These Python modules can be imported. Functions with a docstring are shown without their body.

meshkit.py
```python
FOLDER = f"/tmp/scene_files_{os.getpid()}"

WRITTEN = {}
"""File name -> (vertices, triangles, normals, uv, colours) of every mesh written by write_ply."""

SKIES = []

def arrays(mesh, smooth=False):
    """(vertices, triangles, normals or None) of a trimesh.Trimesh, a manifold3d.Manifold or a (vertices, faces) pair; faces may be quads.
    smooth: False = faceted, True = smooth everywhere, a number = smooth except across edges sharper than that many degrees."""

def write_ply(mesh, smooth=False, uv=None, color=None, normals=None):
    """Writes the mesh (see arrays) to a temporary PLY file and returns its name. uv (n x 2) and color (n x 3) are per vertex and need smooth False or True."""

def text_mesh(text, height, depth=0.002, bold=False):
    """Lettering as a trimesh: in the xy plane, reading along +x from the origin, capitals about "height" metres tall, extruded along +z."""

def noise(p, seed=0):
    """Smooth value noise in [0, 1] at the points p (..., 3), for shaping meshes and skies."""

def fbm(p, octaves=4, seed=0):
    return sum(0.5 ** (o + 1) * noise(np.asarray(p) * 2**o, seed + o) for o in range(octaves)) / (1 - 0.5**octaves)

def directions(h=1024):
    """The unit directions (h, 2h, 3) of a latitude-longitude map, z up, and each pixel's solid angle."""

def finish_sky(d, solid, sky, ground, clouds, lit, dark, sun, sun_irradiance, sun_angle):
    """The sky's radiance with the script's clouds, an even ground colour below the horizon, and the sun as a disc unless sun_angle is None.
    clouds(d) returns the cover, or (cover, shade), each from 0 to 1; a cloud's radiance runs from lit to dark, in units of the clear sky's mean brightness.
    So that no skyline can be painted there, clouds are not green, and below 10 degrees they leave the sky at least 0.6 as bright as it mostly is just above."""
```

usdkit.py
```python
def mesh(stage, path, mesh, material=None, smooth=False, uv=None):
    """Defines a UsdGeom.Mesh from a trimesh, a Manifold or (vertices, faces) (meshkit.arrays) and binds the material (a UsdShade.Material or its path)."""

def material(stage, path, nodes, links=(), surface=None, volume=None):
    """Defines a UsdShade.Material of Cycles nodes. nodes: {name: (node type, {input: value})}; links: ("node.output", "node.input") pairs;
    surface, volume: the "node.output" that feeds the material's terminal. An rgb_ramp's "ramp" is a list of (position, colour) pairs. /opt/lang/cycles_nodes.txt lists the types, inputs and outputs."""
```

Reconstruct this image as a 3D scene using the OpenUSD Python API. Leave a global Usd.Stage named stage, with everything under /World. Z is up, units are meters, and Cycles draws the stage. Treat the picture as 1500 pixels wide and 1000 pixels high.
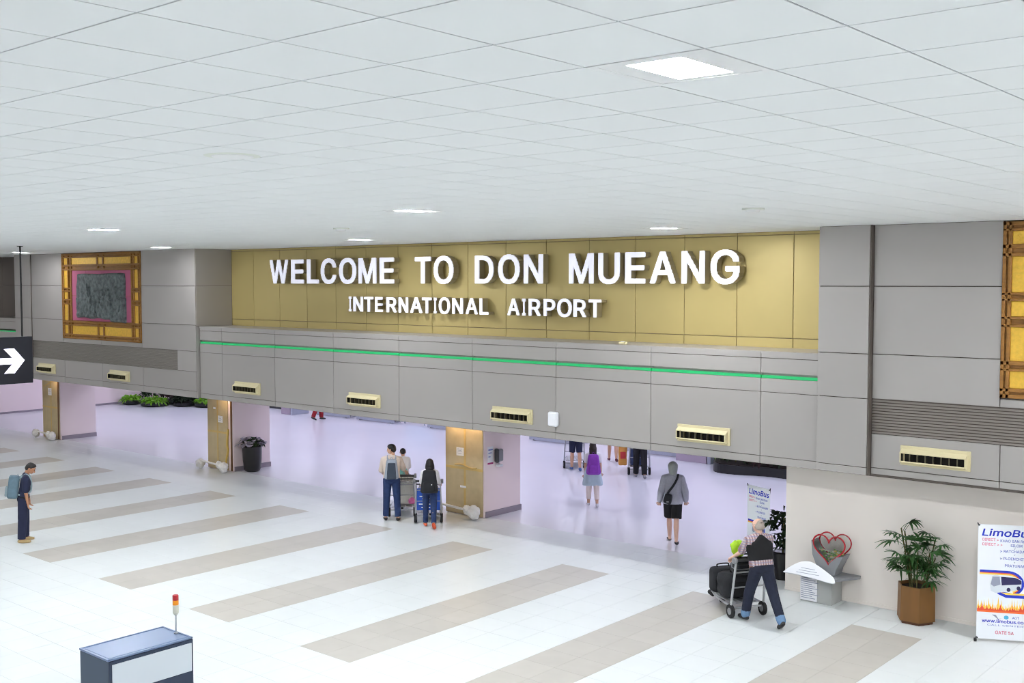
import math, random, numpy as np, trimesh, usdkit, meshkit
import manifold3d as m3
from shapely.geometry import Polygon, Point, box as sbox
from pxr import Usd, UsdGeom, UsdLux, UsdShade, Gf, Sdf

stage = Usd.Stage.CreateInMemory()
UsdGeom.SetStageUpAxis(stage, UsdGeom.Tokens.z)
UsdGeom.SetStageMetersPerUnit(stage, 1.0)
UsdGeom.Xform.Define(stage, '/World')
UsdGeom.Scope.Define(stage, '/World/Looks')
rng = random.Random(7); nr = np.random.default_rng(7)

# ---------------- camera, light, exposure
CAM_H, FPX, YAW, PITCH, EXPOSURE = 5.5475, 1622.4, 0.7075, -0.0525, 0.33
LAMP, HALL_LAMP = 350.0, 6.9
CEIL, YP, YB, YG, YW = 6.489, 17.39, 17.5, 18.58, 18.32
cam = UsdGeom.Camera.Define(stage, '/World/camera')
cam.CreateHorizontalApertureAttr(36.0); cam.CreateVerticalApertureAttr(24.0)
cam.CreateFocalLengthAttr(36.0 * FPX / 1500.0)
cam.CreateExposureAttr(EXPOSURE); cam.CreateClippingRangeAttr((0.1, 500.0))
cam.AddTranslateOp().Set((0, 0, CAM_H))
cam.AddRotateZOp().Set(math.degrees(YAW)); cam.AddRotateXOp().Set(90 + math.degrees(PITCH))
dome = UsdLux.DomeLight.Define(stage, '/World/ambient_sky'); dome.CreateIntensityAttr(0.17); dome.CreateColorAttr(Gf.Vec3f(.94, .97, 1.0))
FW = np.array([-math.sin(YAW) * math.cos(PITCH), math.cos(YAW) * math.cos(PITCH), math.sin(PITCH)])
RT = np.array([math.cos(YAW), math.sin(YAW), 0]); UP = np.cross(RT, FW)
def in_frame(p, m=40):
    d = np.asarray(p, float) - (0, 0, CAM_H); z = d @ FW
    if z < .2: return False
    x, y = 750 + FPX * (d @ RT) / z, 500 - FPX * (d @ UP) / z
    return -m < x < 1500 + m and -m < y < 1000 + m

# ---------------- naming and prims
used = {}
def numbered(parent, name):
    k = (parent, name); n = used.get(k, 0); used[k] = n + 1
    return name if n == 0 else f'{name}_{n:03d}'
def path_of(p): return str(p.GetPath()) if hasattr(p, 'GetPath') else str(p)
def obj(name, mesh, mat, parent='/World', smooth=32, label=None, kind=None):
    pp = path_of(parent)
    if isinstance(mesh, list): mesh = trimesh.util.concatenate(mesh)
    p = usdkit.mesh(stage, f'{pp}/{numbered(pp, name)}', mesh, M(mat), smooth=smooth).GetPrim()
    if label: p.SetCustomDataByKey('label', label)
    if kind: p.SetCustomDataByKey('kind', kind)
    return p
def tag(p, label, cat, group=None, kind=None):
    p.SetCustomDataByKey('label', label); p.SetCustomDataByKey('category', cat)
    if group: p.SetCustomDataByKey('group', group)
    if kind: p.SetCustomDataByKey('kind', kind)
    return p
def thing(name, label, cat, loc=(0, 0, 0), rotz=0, group=None, kind=None):
    x = UsdGeom.Xform.Define(stage, '/World/' + numbered('/World', name))
    x.AddTranslateOp().Set(Gf.Vec3d(*map(float, loc))); x.AddRotateZOp().Set(float(rotz))
    return tag(x.GetPrim(), label, cat, group, kind)
def struct(name, label, loc=(0, 0, 0), rotz=0):
    return thing(name, label, name.split('_')[0], loc, rotz, kind='structure')
def dup(root, label, loc, rotz=0, group=None):
    was = root.GetCustomData(); n = root.GetName().rstrip('0123456789').rstrip('_')
    r = thing(n, label, was['category'], loc, rotz, group or was.get('group'))
    r.GetReferences().AddInternalReference(root.GetPath()); r.SetInstanceable(True)
    return r

# ---------------- materials
def lin(c):
    c = np.array(c, float) / 255.0
    return tuple(np.where(c <= 0.04045, c / 12.92, ((c + 0.055) / 1.055) ** 2.4))
SPEC, made = {}, {}
def mat(name, rgb, rough=.5, metal=0., spec=.5, vary=0., scale=8., bump=0., bscale=60., rand=0., coat=0., emit=None, strength=0., translucent=0., stretch=(1, 1, 1)):
    SPEC[name] = dict(rgb=lin(rgb), rough=rough, metal=metal, spec=spec, vary=vary, scale=scale, bump=bump, bscale=bscale, rand=rand, coat=coat, emit=lin(emit) if emit else None, strength=strength, translucent=translucent, stretch=stretch)
def M(name):
    if name in made: return made[name]
    path = '/World/Looks/' + name
    if name in CUSTOM:
        made[name] = usdkit.material(stage, path, *CUSTOM[name]); return made[name]
    s = SPEC[name]; n, l = {}, []
    pr = {'base_color': s['rgb'], 'roughness': s['rough'], 'metallic': s['metal'], 'specular_ior_level': s['spec'], 'coat_weight': s['coat']}
    if s['emit']: pr.update(emission_color=s['emit'], emission_strength=s['strength'])
    n['surface'] = ('principled_bsdf', pr)
    c = np.array(s['rgb']); src = None
    if s['vary'] or s['bump']:
        n['coord'] = ('texture_coordinate', {}); n['map'] = ('mapping', {'scale': s['stretch']}); l.append(('coord.object', 'map.vector'))
    if s['vary']:
        n['noise'] = ('noise_texture', {'scale': s['scale'], 'detail': 4.0}); l.append(('map.vector', 'noise.vector'))
        n['ramp'] = ('rgb_ramp', {'ramp': [(.25, tuple(np.clip(c * (1 - s['vary']), 0, 1))), (.75, tuple(np.clip(c * (1 + s['vary']), 0, 1)))]}); l.append(('noise.fac', 'ramp.fac')); src = 'ramp.color'
    if s['rand']:
        n['info'] = ('object_info', {}); n['mr'] = ('map_range', {'to_min': 1 - s['rand'], 'to_max': 1 + s['rand']}); l.append(('info.random', 'mr.value'))
        n['hs'] = ('hsv', {'color': s['rgb']}); l.append(('mr.result', 'hs.value'))
        if src: l.append((src, 'hs.color'))
        src = 'hs.color'
    if src: l.append((src, 'surface.base_color'))
    if s['bump']:
        n['bn'] = ('noise_texture', {'scale': s['bscale'], 'detail': 3.0}); n['bump'] = ('bump', {'strength': s['bump'], 'distance': .02})
        l += [('map.vector', 'bn.vector'), ('bn.fac', 'bump.height'), ('bump.normal', 'surface.normal')]
    out = 'surface.BSDF'
    if s['translucent']:
        n['tr'] = ('translucent_bsdf', {'color': s['rgb']}); n['mixc'] = ('mix_closure', {'fac': s['translucent']})
        if src: l.append((src, 'tr.color'))
        l += [('surface.BSDF', 'mixc.closure1'), ('tr.BSDF', 'mixc.closure2')]; out = 'mixc.closure'
    made[name] = usdkit.material(stage, path, n, l, surface=out)
    return made[name]
CUSTOM = {}
def plaid(name, base, a, b, k):
    CUSTOM[name] = ({'co': ('texture_coordinate', {}), 'w1': ('wave_texture', {'scale': k, 'bands_direction': 'x'}), 'w2': ('wave_texture', {'scale': k, 'bands_direction': 'z'}),
        'm1': ('mix', {'color1': lin(base), 'color2': lin(a)}), 'm2': ('mix', {'color2': lin(b)}), 'h': ('math', {'math_type': 'multiply', 'value2': .6}), 'p': ('principled_bsdf', {'roughness': .8})},
        [('co.object', 'w1.vector'), ('co.object', 'w2.vector'), ('w1.fac', 'm1.fac'), ('m1.color', 'm2.color1'), ('w2.fac', 'h.value1'), ('h.value', 'm2.fac'), ('m2.color', 'p.base_color')], 'p.BSDF')
plaid('plaid_cloth', (205, 190, 190), (150, 110, 105), (120, 125, 160), 7.0)
CUSTOM['clear_acrylic'] = ({'t': ('transparent_bsdf', {'color': (.97, .98, .98)}), 'g': ('glossy_bsdf', {'roughness': .05}), 'f': ('fresnel', {'IOR': 1.45}), 'm': ('mix_closure', {})},
    [('f.fac', 'm.fac'), ('t.BSDF', 'm.closure1'), ('g.BSDF', 'm.closure2')], 'm.closure')
mat('white_floor_tile', (226, 231, 232), .32, spec=.4, rand=.012, vary=.015, scale=2)
mat('beige_floor_tile', (194, 190, 183), .35, spec=.4, rand=.03, vary=.03, scale=3)
mat('grout', (212, 214, 214), .8)
mat('hall_floor', (233, 232, 238), .22, spec=.5, vary=.03, scale=.35)
mat('ceiling_tile', (234, 236, 236), .9, rand=.008)
mat('ceiling_grid', (122, 124, 132), .7)
mat('ceiling_backing', (120, 122, 128), .9)
for q in (.3, .6, .7, .8, 1.2, 1.5): mat(f'lamp_lens_{int(q * 10)}', (255, 255, 255), .4, emit=(250, 252, 255), strength=LAMP * q)
mat('hall_lens', (255, 255, 255), .4, emit=(228, 229, 255), strength=HALL_LAMP)
mat('white_metal', (232, 233, 233), .4)
mat('grey_panel', (166, 162, 159), .38, metal=.25, rand=.03, vary=.02, scale=.8)
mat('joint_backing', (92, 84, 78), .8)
mat('gold_panel', (190, 172, 114), .42, metal=.25, rand=.02, vary=.03, scale=.9)
mat('gold_joint', (140, 126, 100), .8)
mat('cream_wall', (246, 238, 231), .7, vary=.015, scale=1.5)
mat('pink_wall', (244, 226, 226), .6)
mat('dark_recess', (30, 27, 24), .9)
mat('louver_slat', (132, 126, 120), .45, metal=.3)
mat('green_led', (30, 140, 90), .4, emit=(16, 190, 100), strength=.42)
mat('disc_white', (222, 226, 216), .5)
mat('vent_cream', (212, 202, 164), .5)
mat('vent_shade', (84, 78, 58), .7)
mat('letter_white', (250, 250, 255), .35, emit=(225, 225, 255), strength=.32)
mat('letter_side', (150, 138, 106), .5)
mat('mural_wood', (146, 100, 40), .5, vary=.2, scale=6, stretch=(1, 1, 4))
mat('mural_inlay', (205, 160, 60), .4, metal=.3)
mat('mural_gold', (226, 182, 68), .4, metal=.3, vary=.14, scale=14, bump=.2, bscale=30)
mat('mural_pink', (176, 92, 124), .7, rand=.05)
mat('relief_stone', (88, 97, 98), .7, vary=.6, scale=9, bump=.8, bscale=16)
mat('cardboard', (192, 174, 138), .8, vary=.08, scale=5, bump=.25, bscale=7, rand=.03)
mat('tape', (206, 176, 112), .3, vary=.05)
mat('yellow_tape', (214, 182, 92), .35)
mat('brown_edge', (110, 78, 52), .8)
mat('paper', (240, 240, 244), .8)
mat('skirting', (150, 140, 150), .5)
mat('wrap_white', (236, 234, 232), .45, bump=.5, bscale=30)
mat('black_plastic', (26, 26, 28), .45)
mat('black_gloss', (22, 20, 20), .25)
mat('dark_grey', (60, 60, 64), .5)
mat('mid_grey', (135, 136, 140), .5)
mat('chrome', (200, 202, 206), .25, metal=.9)
mat('silver_paint', (176, 178, 182), .35, metal=.5)
mat('rubber', (30, 30, 32), .8)
mat('cabinet_grey', (176, 178, 176), .5)
mat('cabinet_dark', (140, 142, 146), .5)
mat('heart_red', (178, 26, 40), .3)
mat('gloss_white', (238, 240, 246), .3)
mat('leaf_green', (52, 92, 44), .45, vary=.35, scale=5, rand=.25, translucent=.25)
mat('leaf_lime', (120, 176, 42), .5, vary=.3, scale=9, rand=.2, translucent=.3)
mat('leaf_dark', (34, 50, 28), .75, spec=.2, vary=.5, scale=9, rand=.3, translucent=.15)
mat('leaf_purple', (50, 28, 28), .75, spec=.2, vary=.5, scale=9, rand=.3)
mat('leaf_silver', (176, 168, 184), .45, vary=.45, scale=14, rand=.4)
mat('flower_white', (236, 236, 220), .6, rand=.1)
mat('flower_green', (120, 170, 90), .6, rand=.3)
mat('flower_gold', (226, 196, 120), .6, rand=.2)
mat('stem_brown', (86, 84, 44), .8, vary=.3)
mat('soil', (40, 30, 22), .95, vary=.4, scale=20)
mat('planter_wood', (118, 80, 36), .5, vary=.18, scale=5, stretch=(1, 1, .15))
mat('planter_base', (84, 50, 28), .6)
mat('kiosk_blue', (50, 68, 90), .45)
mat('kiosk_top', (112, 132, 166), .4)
mat('kiosk_navy', (30, 46, 72), .45)
mat('kiosk_panel', (206, 214, 222), .4)
mat('tower_red', (176, 22, 36), .3)
mat('tower_amber', (240, 150, 30), .3)
mat('tower_base', (205, 205, 190), .5)
mat('sign_black', (30, 32, 42), .35)
mat('arrow_light', (245, 240, 255), .4, emit=(232, 226, 255), strength=1.3)
mat('skin', (206, 160, 132), .55)
mat('skin_tan', (178, 128, 98), .55)
mat('skin_pale', (222, 180, 160), .55)
mat('hair_black', (24, 20, 20), .45, bump=.3, bscale=60)
mat('hair_brown', (44, 32, 26), .45, bump=.3, bscale=60)
mat('hair_grey', (168, 156, 146), .7, bump=.5, bscale=60)
mat('eye_dark', (20, 16, 16), .2)
mat('mouth_red', (150, 84, 76), .5)
mat('navy_cloth', (30, 36, 64), .85, vary=.12, scale=12, bump=.3, bscale=14)
mat('denim', (34, 54, 98), .85, vary=.2, scale=14, bump=.3, bscale=14)
mat('dark_denim', (26, 32, 52), .85, vary=.2, scale=14, bump=.3, bscale=14)
mat('denim_cuff', (104, 136, 172), .85, vary=.15, scale=14)
mat('black_cloth', (18, 18, 22), .85, bump=.3, bscale=16)
mat('beige_cloth', (212, 196, 184), .85, vary=.05, bump=.25, bscale=14)
mat('white_cloth', (238, 236, 238), .85, bump=.25, bscale=14)
mat('cream_cloth', (236, 220, 214), .85, bump=.25, bscale=14)
mat('grey_hoodie', (178, 178, 192), .9, vary=.08, scale=30, bump=.3, bscale=14)
mat('hood_grey', (168, 172, 170), .9, vary=.08, scale=30, bump=.3, bscale=14)
mat('pale_blue_cloth', (188, 206, 218), .8, vary=.08, scale=10, bump=.3, bscale=14)
mat('red_cloth', (150, 30, 40), .85)
mat('teal_cloth', (130, 200, 196), .85)
mat('purple_pack', (140, 60, 180), .7, vary=.12, scale=10, bump=.2, bscale=20)
mat('purple_dark', (104, 40, 146), .7)
mat('slate_pack', (92, 116, 130), .75, vary=.14, scale=10, bump=.2, bscale=20)
mat('slate_light', (140, 158, 166), .75)
mat('grey_pack', (150, 158, 172), .75)
mat('graphite_pack', (52, 62, 78), .7)
mat('black_pack', (26, 28, 34), .75, vary=.2, scale=10, bump=.2, bscale=20)
mat('tan_shoe', (190, 164, 118), .7)
mat('orange_shoe', (226, 92, 52), .6)
mat('white_shoe', (220, 218, 222), .6)
mat('dark_shoe', (40, 38, 40), .6)
mat('maroon_shoe', (92, 30, 44), .6)
mat('blue_shoe', (60, 92, 150), .6)
mat('lime_cloth', (164, 206, 40), .8)
mat('panel_blue', (34, 84, 190), .4)
mat('suitcase_grey', (214, 214, 208), .45)
mat('suitcase_blue', (54, 70, 110), .5)
mat('bag_orange', (214, 150, 70), .6)
mat('bag_red', (200, 60, 60), .6)
mat('pink_toy', (230, 120, 180), .6)
mat('belt_yellow', (200, 190, 70), .5)
mat('belt_brown', (94, 62, 44), .6)
mat('print_white', (236, 240, 246), .5)
mat('print_blue', (28, 52, 190), .5)
mat('print_soft_blue', (110, 124, 196), .5)
mat('print_pink', (222, 120, 150), .5)
mat('print_grey', (150, 156, 176), .5)
mat('print_navy', (38, 36, 86), .5)
mat('print_orange', (240, 110, 50), .5)
mat('print_yellow', (250, 206, 90), .5)
mat('print_red', (226, 78, 48), .5)
mat('print_cyan', (80, 180, 220), .5)
mat('print_bus', (214, 222, 230), .5)
mat('print_magenta', (170, 50, 110), .5)
mat('bench_blue', (96, 104, 146), .4, metal=.2)
mat('bench_rose', (176, 160, 176), .5)
mat('glass_tint', (176, 200, 226), .2)
mat('steel_blue', (176, 180, 196), .35, metal=.2)

# ---------------- mesh helpers
def bx(x0, x1, y0, y1, z0, z1):
    m = trimesh.creation.box((abs(x1 - x0), abs(y1 - y0), abs(z1 - z0))); m.apply_translation(((x0 + x1) / 2, (y0 + y1) / 2, (z0 + z1) / 2)); return m
def cbx(x0, x1, y0, y1, z0, z1, c=.01):
    lo, hi = np.minimum((x0, y0, z0), (x1, y1, z1)), np.maximum((x0, y0, z0), (x1, y1, z1)); c = min(c, (hi - lo).min() * .45)
    pts = []
    for sx in (0, 1):
        for sy in (0, 1):
            for sz in (0, 1):
                p = np.where((sx, sy, sz), hi, lo); d = np.where((sx, sy, sz), -c, c)
                for k in range(3): q = p + d; q[k] = p[k]; pts.append(q)
    return trimesh.convex.convex_hull(np.array(pts))
def tube(pts, r, n=10, closed=False):
    P = np.array(pts, float); k = len(P); R = np.broadcast_to(np.asarray(r, float), k)
    T = np.gradient(P, axis=0) if not closed else np.roll(P, -1, 0) - np.roll(P, 1, 0)
    T /= np.maximum(np.linalg.norm(T, axis=1, keepdims=True), 1e-9)
    a = np.array([0, 0, 1.]) if abs(T[0][2]) < .9 else np.array([1., 0, 0]); N = np.cross(T[0], a); N /= np.linalg.norm(N); V = []
    for i in range(k):
        N = N - T[i] * (N @ T[i]); N /= max(np.linalg.norm(N), 1e-9); B = np.cross(T[i], N)
        V.append([P[i] + R[i] * (math.cos(t) * N + math.sin(t) * B) for t in np.linspace(0, 2 * np.pi, n, endpoint=False)])
    V = np.array(V).reshape(-1, 3); F = []
    for i in range(k if closed else k - 1):
        j = (i + 1) % k
        for t in range(n):
            u = (t + 1) % n; F += [(i * n + t, j * n + t, j * n + u), (i * n + t, j * n + u, i * n + u)]
    if not closed:
        V = np.vstack([V, P[0], P[-1]]); a, b = len(V) - 2, len(V) - 1
        for t in range(n): F += [(a, t, (t + 1) % n), (b, (k - 1) * n + (t + 1) % n, (k - 1) * n + t)]
    m = trimesh.Trimesh(V, F, process=False); trimesh.repair.fix_normals(m); return m
def smooth_line(pts, n=6):
    P = np.array(pts, float); out = []
    Q = np.vstack([2 * P[0] - P[1], P, 2 * P[-1] - P[-2]])
    for i in range(1, len(Q) - 2):
        for t in np.linspace(0, 1, n, endpoint=False):
            a, b, c, d = Q[i - 1:i + 3]; out.append(.5 * (2 * b + (c - a) * t + (2 * a - 5 * b + 4 * c - d) * t * t + (3 * b - a - 3 * c + d) * t ** 3))
    out.append(P[-1]); return np.array(out)
def lathe(prof, n=24): return trimesh.creation.revolve(np.array(prof, float), sections=n)
def prism(poly, depth):
    if not isinstance(poly, Polygon): poly = Polygon(poly)
    return trimesh.creation.extrude_polygon(poly.buffer(0) if not poly.is_valid else poly, depth, engine='earcut')
def upright(m): m.apply_transform(trimesh.transformations.rotation_matrix(math.pi / 2, (1, 0, 0))); return m      # xy drawing -> xz, facing -y
def mv(m, *t): m.apply_translation(t); return m
def rot(m, deg, ax, at=(0, 0, 0)): m.apply_transform(trimesh.transformations.rotation_matrix(math.radians(deg), ax, at)); return m
def ball(p, r, s=10): return m3.Manifold.sphere(r, s).translate(tuple(map(float, p)))
def egg(p, r3, s=14): return m3.Manifold.sphere(1.0, s).scale(tuple(map(float, r3))).translate(tuple(map(float, p)))
def hull(*pr): return m3.Manifold.batch_hull([ball(p, r) for p, r in pr])
def union(L): return m3.Manifold.batch_boolean(L, m3.OpType.Add)
def soft(man, edge=.035, it=8):
    v, f, _ = meshkit.arrays(man.refine_to_length(edge)); m = trimesh.Trimesh(v, f, process=True)
    trimesh.smoothing.filter_taubin(m, lamb=.5, nu=.52, iterations=it); return m
def hard(man):
    v, f, _ = meshkit.arrays(man); return trimesh.Trimesh(v, f, process=True)
def text(s, h, bold=False, italic=0., depth=.0015, width=None):
    m = meshkit.text_mesh(s, h, depth, bold); v = m.vertices.copy()
    if width: v[:, 0] = (v[:, 0] - v[:, 0].min()) * width / (v[:, 0].max() - v[:, 0].min())
    v[:, 0] += italic * v[:, 1]; m.vertices = v; return upright(m)

# ================= FLOOR =================
S_W, S_P, S_X, Y_N, Y_F = 1.1464, 2.9873, -16.3115, 10.581, 17.112
TY = (Y_F - Y_N) / 11
floor = struct('floor', 'pale polished tile floor with beige tile stripes in front of the beam')
obj('slab', bx(-54, 14, -6, 19.42, -.3, -.006), 'grout', floor)
cells = []
for k in range(-13, 11):
    xs = [S_X + k * S_P + S_W * j / 2 for j in range(2)] + [S_X + k * S_P + S_W + (S_P - S_W) * j / 3 for j in range(4)]
    for j in range(5):
        x0, x1 = xs[j], xs[j + 1]
        if x1 < -54 or x0 > 14: continue
        for r in range(-27, 16):
            y0, y1 = Y_N + r * TY, Y_N + (r + 1) * TY
            if y0 >= 19.40: continue
            cells.append((j < 2 and 0 <= r < 11, x0, x1, y0, min(y1, 19.42)))
def tile_box(x0, x1, y0, y1, top=0., g=.0017): return bx(x0 + g, x1 - g, y0 + g, y1 - g, -.012 + top, top)
for beige in (True, False):
    mine = [c for c in cells if c[0] == beige]
    mine.sort(key=lambda c: (not in_frame(((c[1] + c[2]) / 2, (c[3] + c[4]) / 2, 0)), math.hypot((c[1] + c[2]) / 2, (c[3] + c[4]) / 2)))
    for c in mine[:300 if beige else 290]:
        obj('beige_tile' if beige else 'white_tile', tile_box(*c[1:]), 'beige_floor_tile' if beige else 'white_floor_tile', floor, smooth=False)
    if mine[300:]: obj('beige_tile_field' if beige else 'white_tile_field', [tile_box(*c[1:]) for c in mine[300 if beige else 290:]], 'beige_floor_tile' if beige else 'white_floor_tile', floor, smooth=False, kind='stuff')
hall = struct('floor_hall', 'glossy lavender lit floor of the far hall beyond the columns')
obj('polished_slab', bx(-47.2, 6, 19.42, 34, -.3, 0), 'hall_floor', hall, smooth=False)

# ================= CEILING =================
GX, GY = -2.9402, 3.3264
lamps = [(k, j) for k in range(-5, 3) for j in range(-1, 3)]
lamp_xy = {(k, j): (-2.6402 + 7.8 * k, 4.2264 + 6.0 * j) for k, j in lamps}
lamp_cells = {(13 * k, 1 + 10 * j) for k, j in lamps}
ceiling = struct('ceiling', 'pale grey suspended ceiling of square tiles in a thin grid')
obj('backing', bx(-54, 14, -6, YG + .05, CEIL + .1, CEIL + .3), 'ceiling_backing', ceiling)
cc = []
for i in range(-86, 29):
    for j in range(-16, 26):
        x0, y0 = GX + .6 * i, GY + .6 * j
        if (i, j) in lamp_cells or x0 < -54.3 or y0 > YG: continue
        cc.append((x0, x0 + .6, y0, min(y0 + .6, YG)))
cc.sort(key=lambda c: (not in_frame(((c[0] + c[1]) / 2, (c[2] + c[3]) / 2, CEIL)), math.hypot((c[0] + c[1]) / 2, (c[2] + c[3]) / 2)))
def ctile(c, g=.005): return bx(c[0] + g, c[1] - g, c[2] + g, c[3] - g, CEIL, CEIL + .02)
for c in cc[:300]: obj('ceiling_tile', ctile(c), 'ceiling_tile', ceiling, smooth=False)
obj('ceiling_tile_field', [ctile(c) for c in cc[300:]], 'ceiling_tile', ceiling, smooth=False, kind='stuff')
grid = [bx(GX + .6 * i - .012, GX + .6 * i + .012, -6, YG, CEIL + .004, CEIL + .03) for i in range(-85, 29)] + [bx(-54, 14, GY + .6 * j - .012, GY + .6 * j + .012, CEIL + .0045, CEIL + .03) for j in range(-15, 26)]
obj('grid', grid, 'ceiling_grid', ceiling, smooth=False, kind='stuff')

def ring(a, b, c, d, z0, z1):      # square ring, outer half sizes a,b inner c,d
    return prism(Polygon([(-a, -b), (a, -b), (a, b), (-a, b)], [[(-c, -d), (c, -d), (c, d), (-c, d)]]), z1 - z0).apply_translation((0, 0, z0)) if True else None
LAB = {(0, 0): 'large square ceiling light nearest the camera, upper part of the picture', (-1, 1): 'recessed ceiling light above the middle of the hall, above the word welcome',
       (-1, 2): 'recessed ceiling light just in front of the right part of the gold wall', (-2, 2): 'recessed ceiling light close to the gold wall, above the word TO',
       (-2, 1): 'recessed ceiling light above the gilded framed relief', (-3, 2): 'recessed ceiling light beside the left end of the gold wall', (-4, 2): 'recessed ceiling light behind the hanging sign rod'}
first = {}
for k, j in sorted(lamps, key=lambda q: q != (0, 0)):
    x, y = lamp_xy[(k, j)]; lab = LAB.get((k, j), 'recessed square ceiling light of the same grid outside the view'); lens = 'lamp_lens_%d' % {2: (8, 6, 3), 1: (15 if k >= 0 else 12, 15, 7)}.get(j, (6,) * 3)[0 if k >= -1 else 1 if k == -2 else 2]
    if lens in first: dup(first[lens], lab, (x, y, CEIL)); continue
    t = first[lens] = thing('ceiling_light', lab, 'ceiling light', (x, y, CEIL), 0, 'square recessed ceiling lights')
    poly = Polygon([(-.297, -.297), (.297, -.297), (.297, .297), (-.297, .297)], [[(-.262, -.262), (.262, -.262), (.262, .262), (-.262, .262)]])
    obj('frame', mv(prism(poly, .02), 0, 0, -.002), 'white_metal', t, smooth=False)
    obj('tray', mv(prism(Polygon([(-.262, -.262), (.262, -.262), (.262, .262), (-.262, .262)], [[(-.14, -.215), (.14, -.215), (.14, .215), (-.14, .215)]]), .012), 0, 0, .0), 'white_metal', t, smooth=False)
    obj('lens', bx(-.14, .14, -.215, .215, .003, .02), lens, t, smooth=False)
t = thing('ceiling_speaker', 'round pale ceiling speaker disc flush with the tiles at upper left', 'speaker', (-6.94, 4.93, CEIL))
obj('rim', lathe([(.0, 0), (.0, -.004), (.16, -.006), (.20, -.004), (.21, .002), (.21, .004), (0, .004)], 32), 'disc_white', t)
obj('grille', lathe([(0, -.008), (.15, -.010), (.155, -.006), (0, -.004)], 32), 'white_metal', t)
for lab, x, y in (('small round detector on the far ceiling above the right part of the gold wall', -6.79, 12.61), ('small round detector on the far ceiling above the letters of the word welcome', -14.57, 12.55)):
    t = thing('smoke_detector', lab, 'smoke detector', (x, y, CEIL))
    obj('base', lathe([(0, 0), (.14, 0), (.14, -.02), (0, -.02)], 24), 'disc_white', t); obj('sensor_dome', lathe([(0, -.02), (.09, -.02), (.07, -.05), (0, -.06)], 24), 'white_metal', t)

# ================= FACADE =================
def panels(parent, m, name, xs, zs, y, gap=.006, th=.03, skip=lambda a, b: False):
    for a0, a1 in zip(xs[:-1], xs[1:]):
        for z0, z1 in zip(zs[:-1], zs[1:]):
            if not skip((a0 + a1) / 2, (z0 + z1) / 2): obj(name, cbx(a0 + gap, a1 - gap, y, y + th, z0 + gap, z1 - gap, .003), m, parent, smooth=False)
XB, PB, XGJ, PG = -25.216, 2.282, -24.102, 1.1478
Z_TOP, Z_J1, Z_S1, Z_S0, Z_J2, Z_J3, Z_BOT = 4.368, 4.249, 3.985, 3.899, 3.656, 2.530, 2.394
X_LP, X_RP = -26.26, -8.14
wg = struct('wall_sign', 'gold panelled recessed wall that carries the white welcome letters')
obj('backing', bx(X_LP - .3, X_RP + .3, YG + .02, YG + .3, Z_TOP - .1, CEIL), 'gold_joint', wg)
gx = [X_LP] + [XGJ + PG * k for k in range(-1, 14)] + [X_RP + .02]
panels(wg, 'gold_panel', 'gold_panel', gx, [Z_TOP - .02, 4.545, 6.43, CEIL], YG)
wb = struct('wall_beam', 'grey panelled beam with a green light line under the gold wall')
bxs = [X_LP + .02] + [XB + PB * k for k in range(0, 8)] + [X_RP - .02]
obj('backing', [bx(X_LP, X_RP, YB + .02, 19.0, Z_BOT + .01, Z_S0 - .02), bx(X_LP, X_RP, YB + .12, 19.0, Z_S0 - .02, Z_TOP - .03), bx(X_LP, X_RP, YB + .02, YB + .13, Z_S1 + .02, Z_TOP - .03)], 'joint_backing', wb)
panels(wb, 'grey_panel', 'beam_panel', bxs, [Z_BOT, Z_J3, Z_J2, Z_S0], YB, .005)
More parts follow.
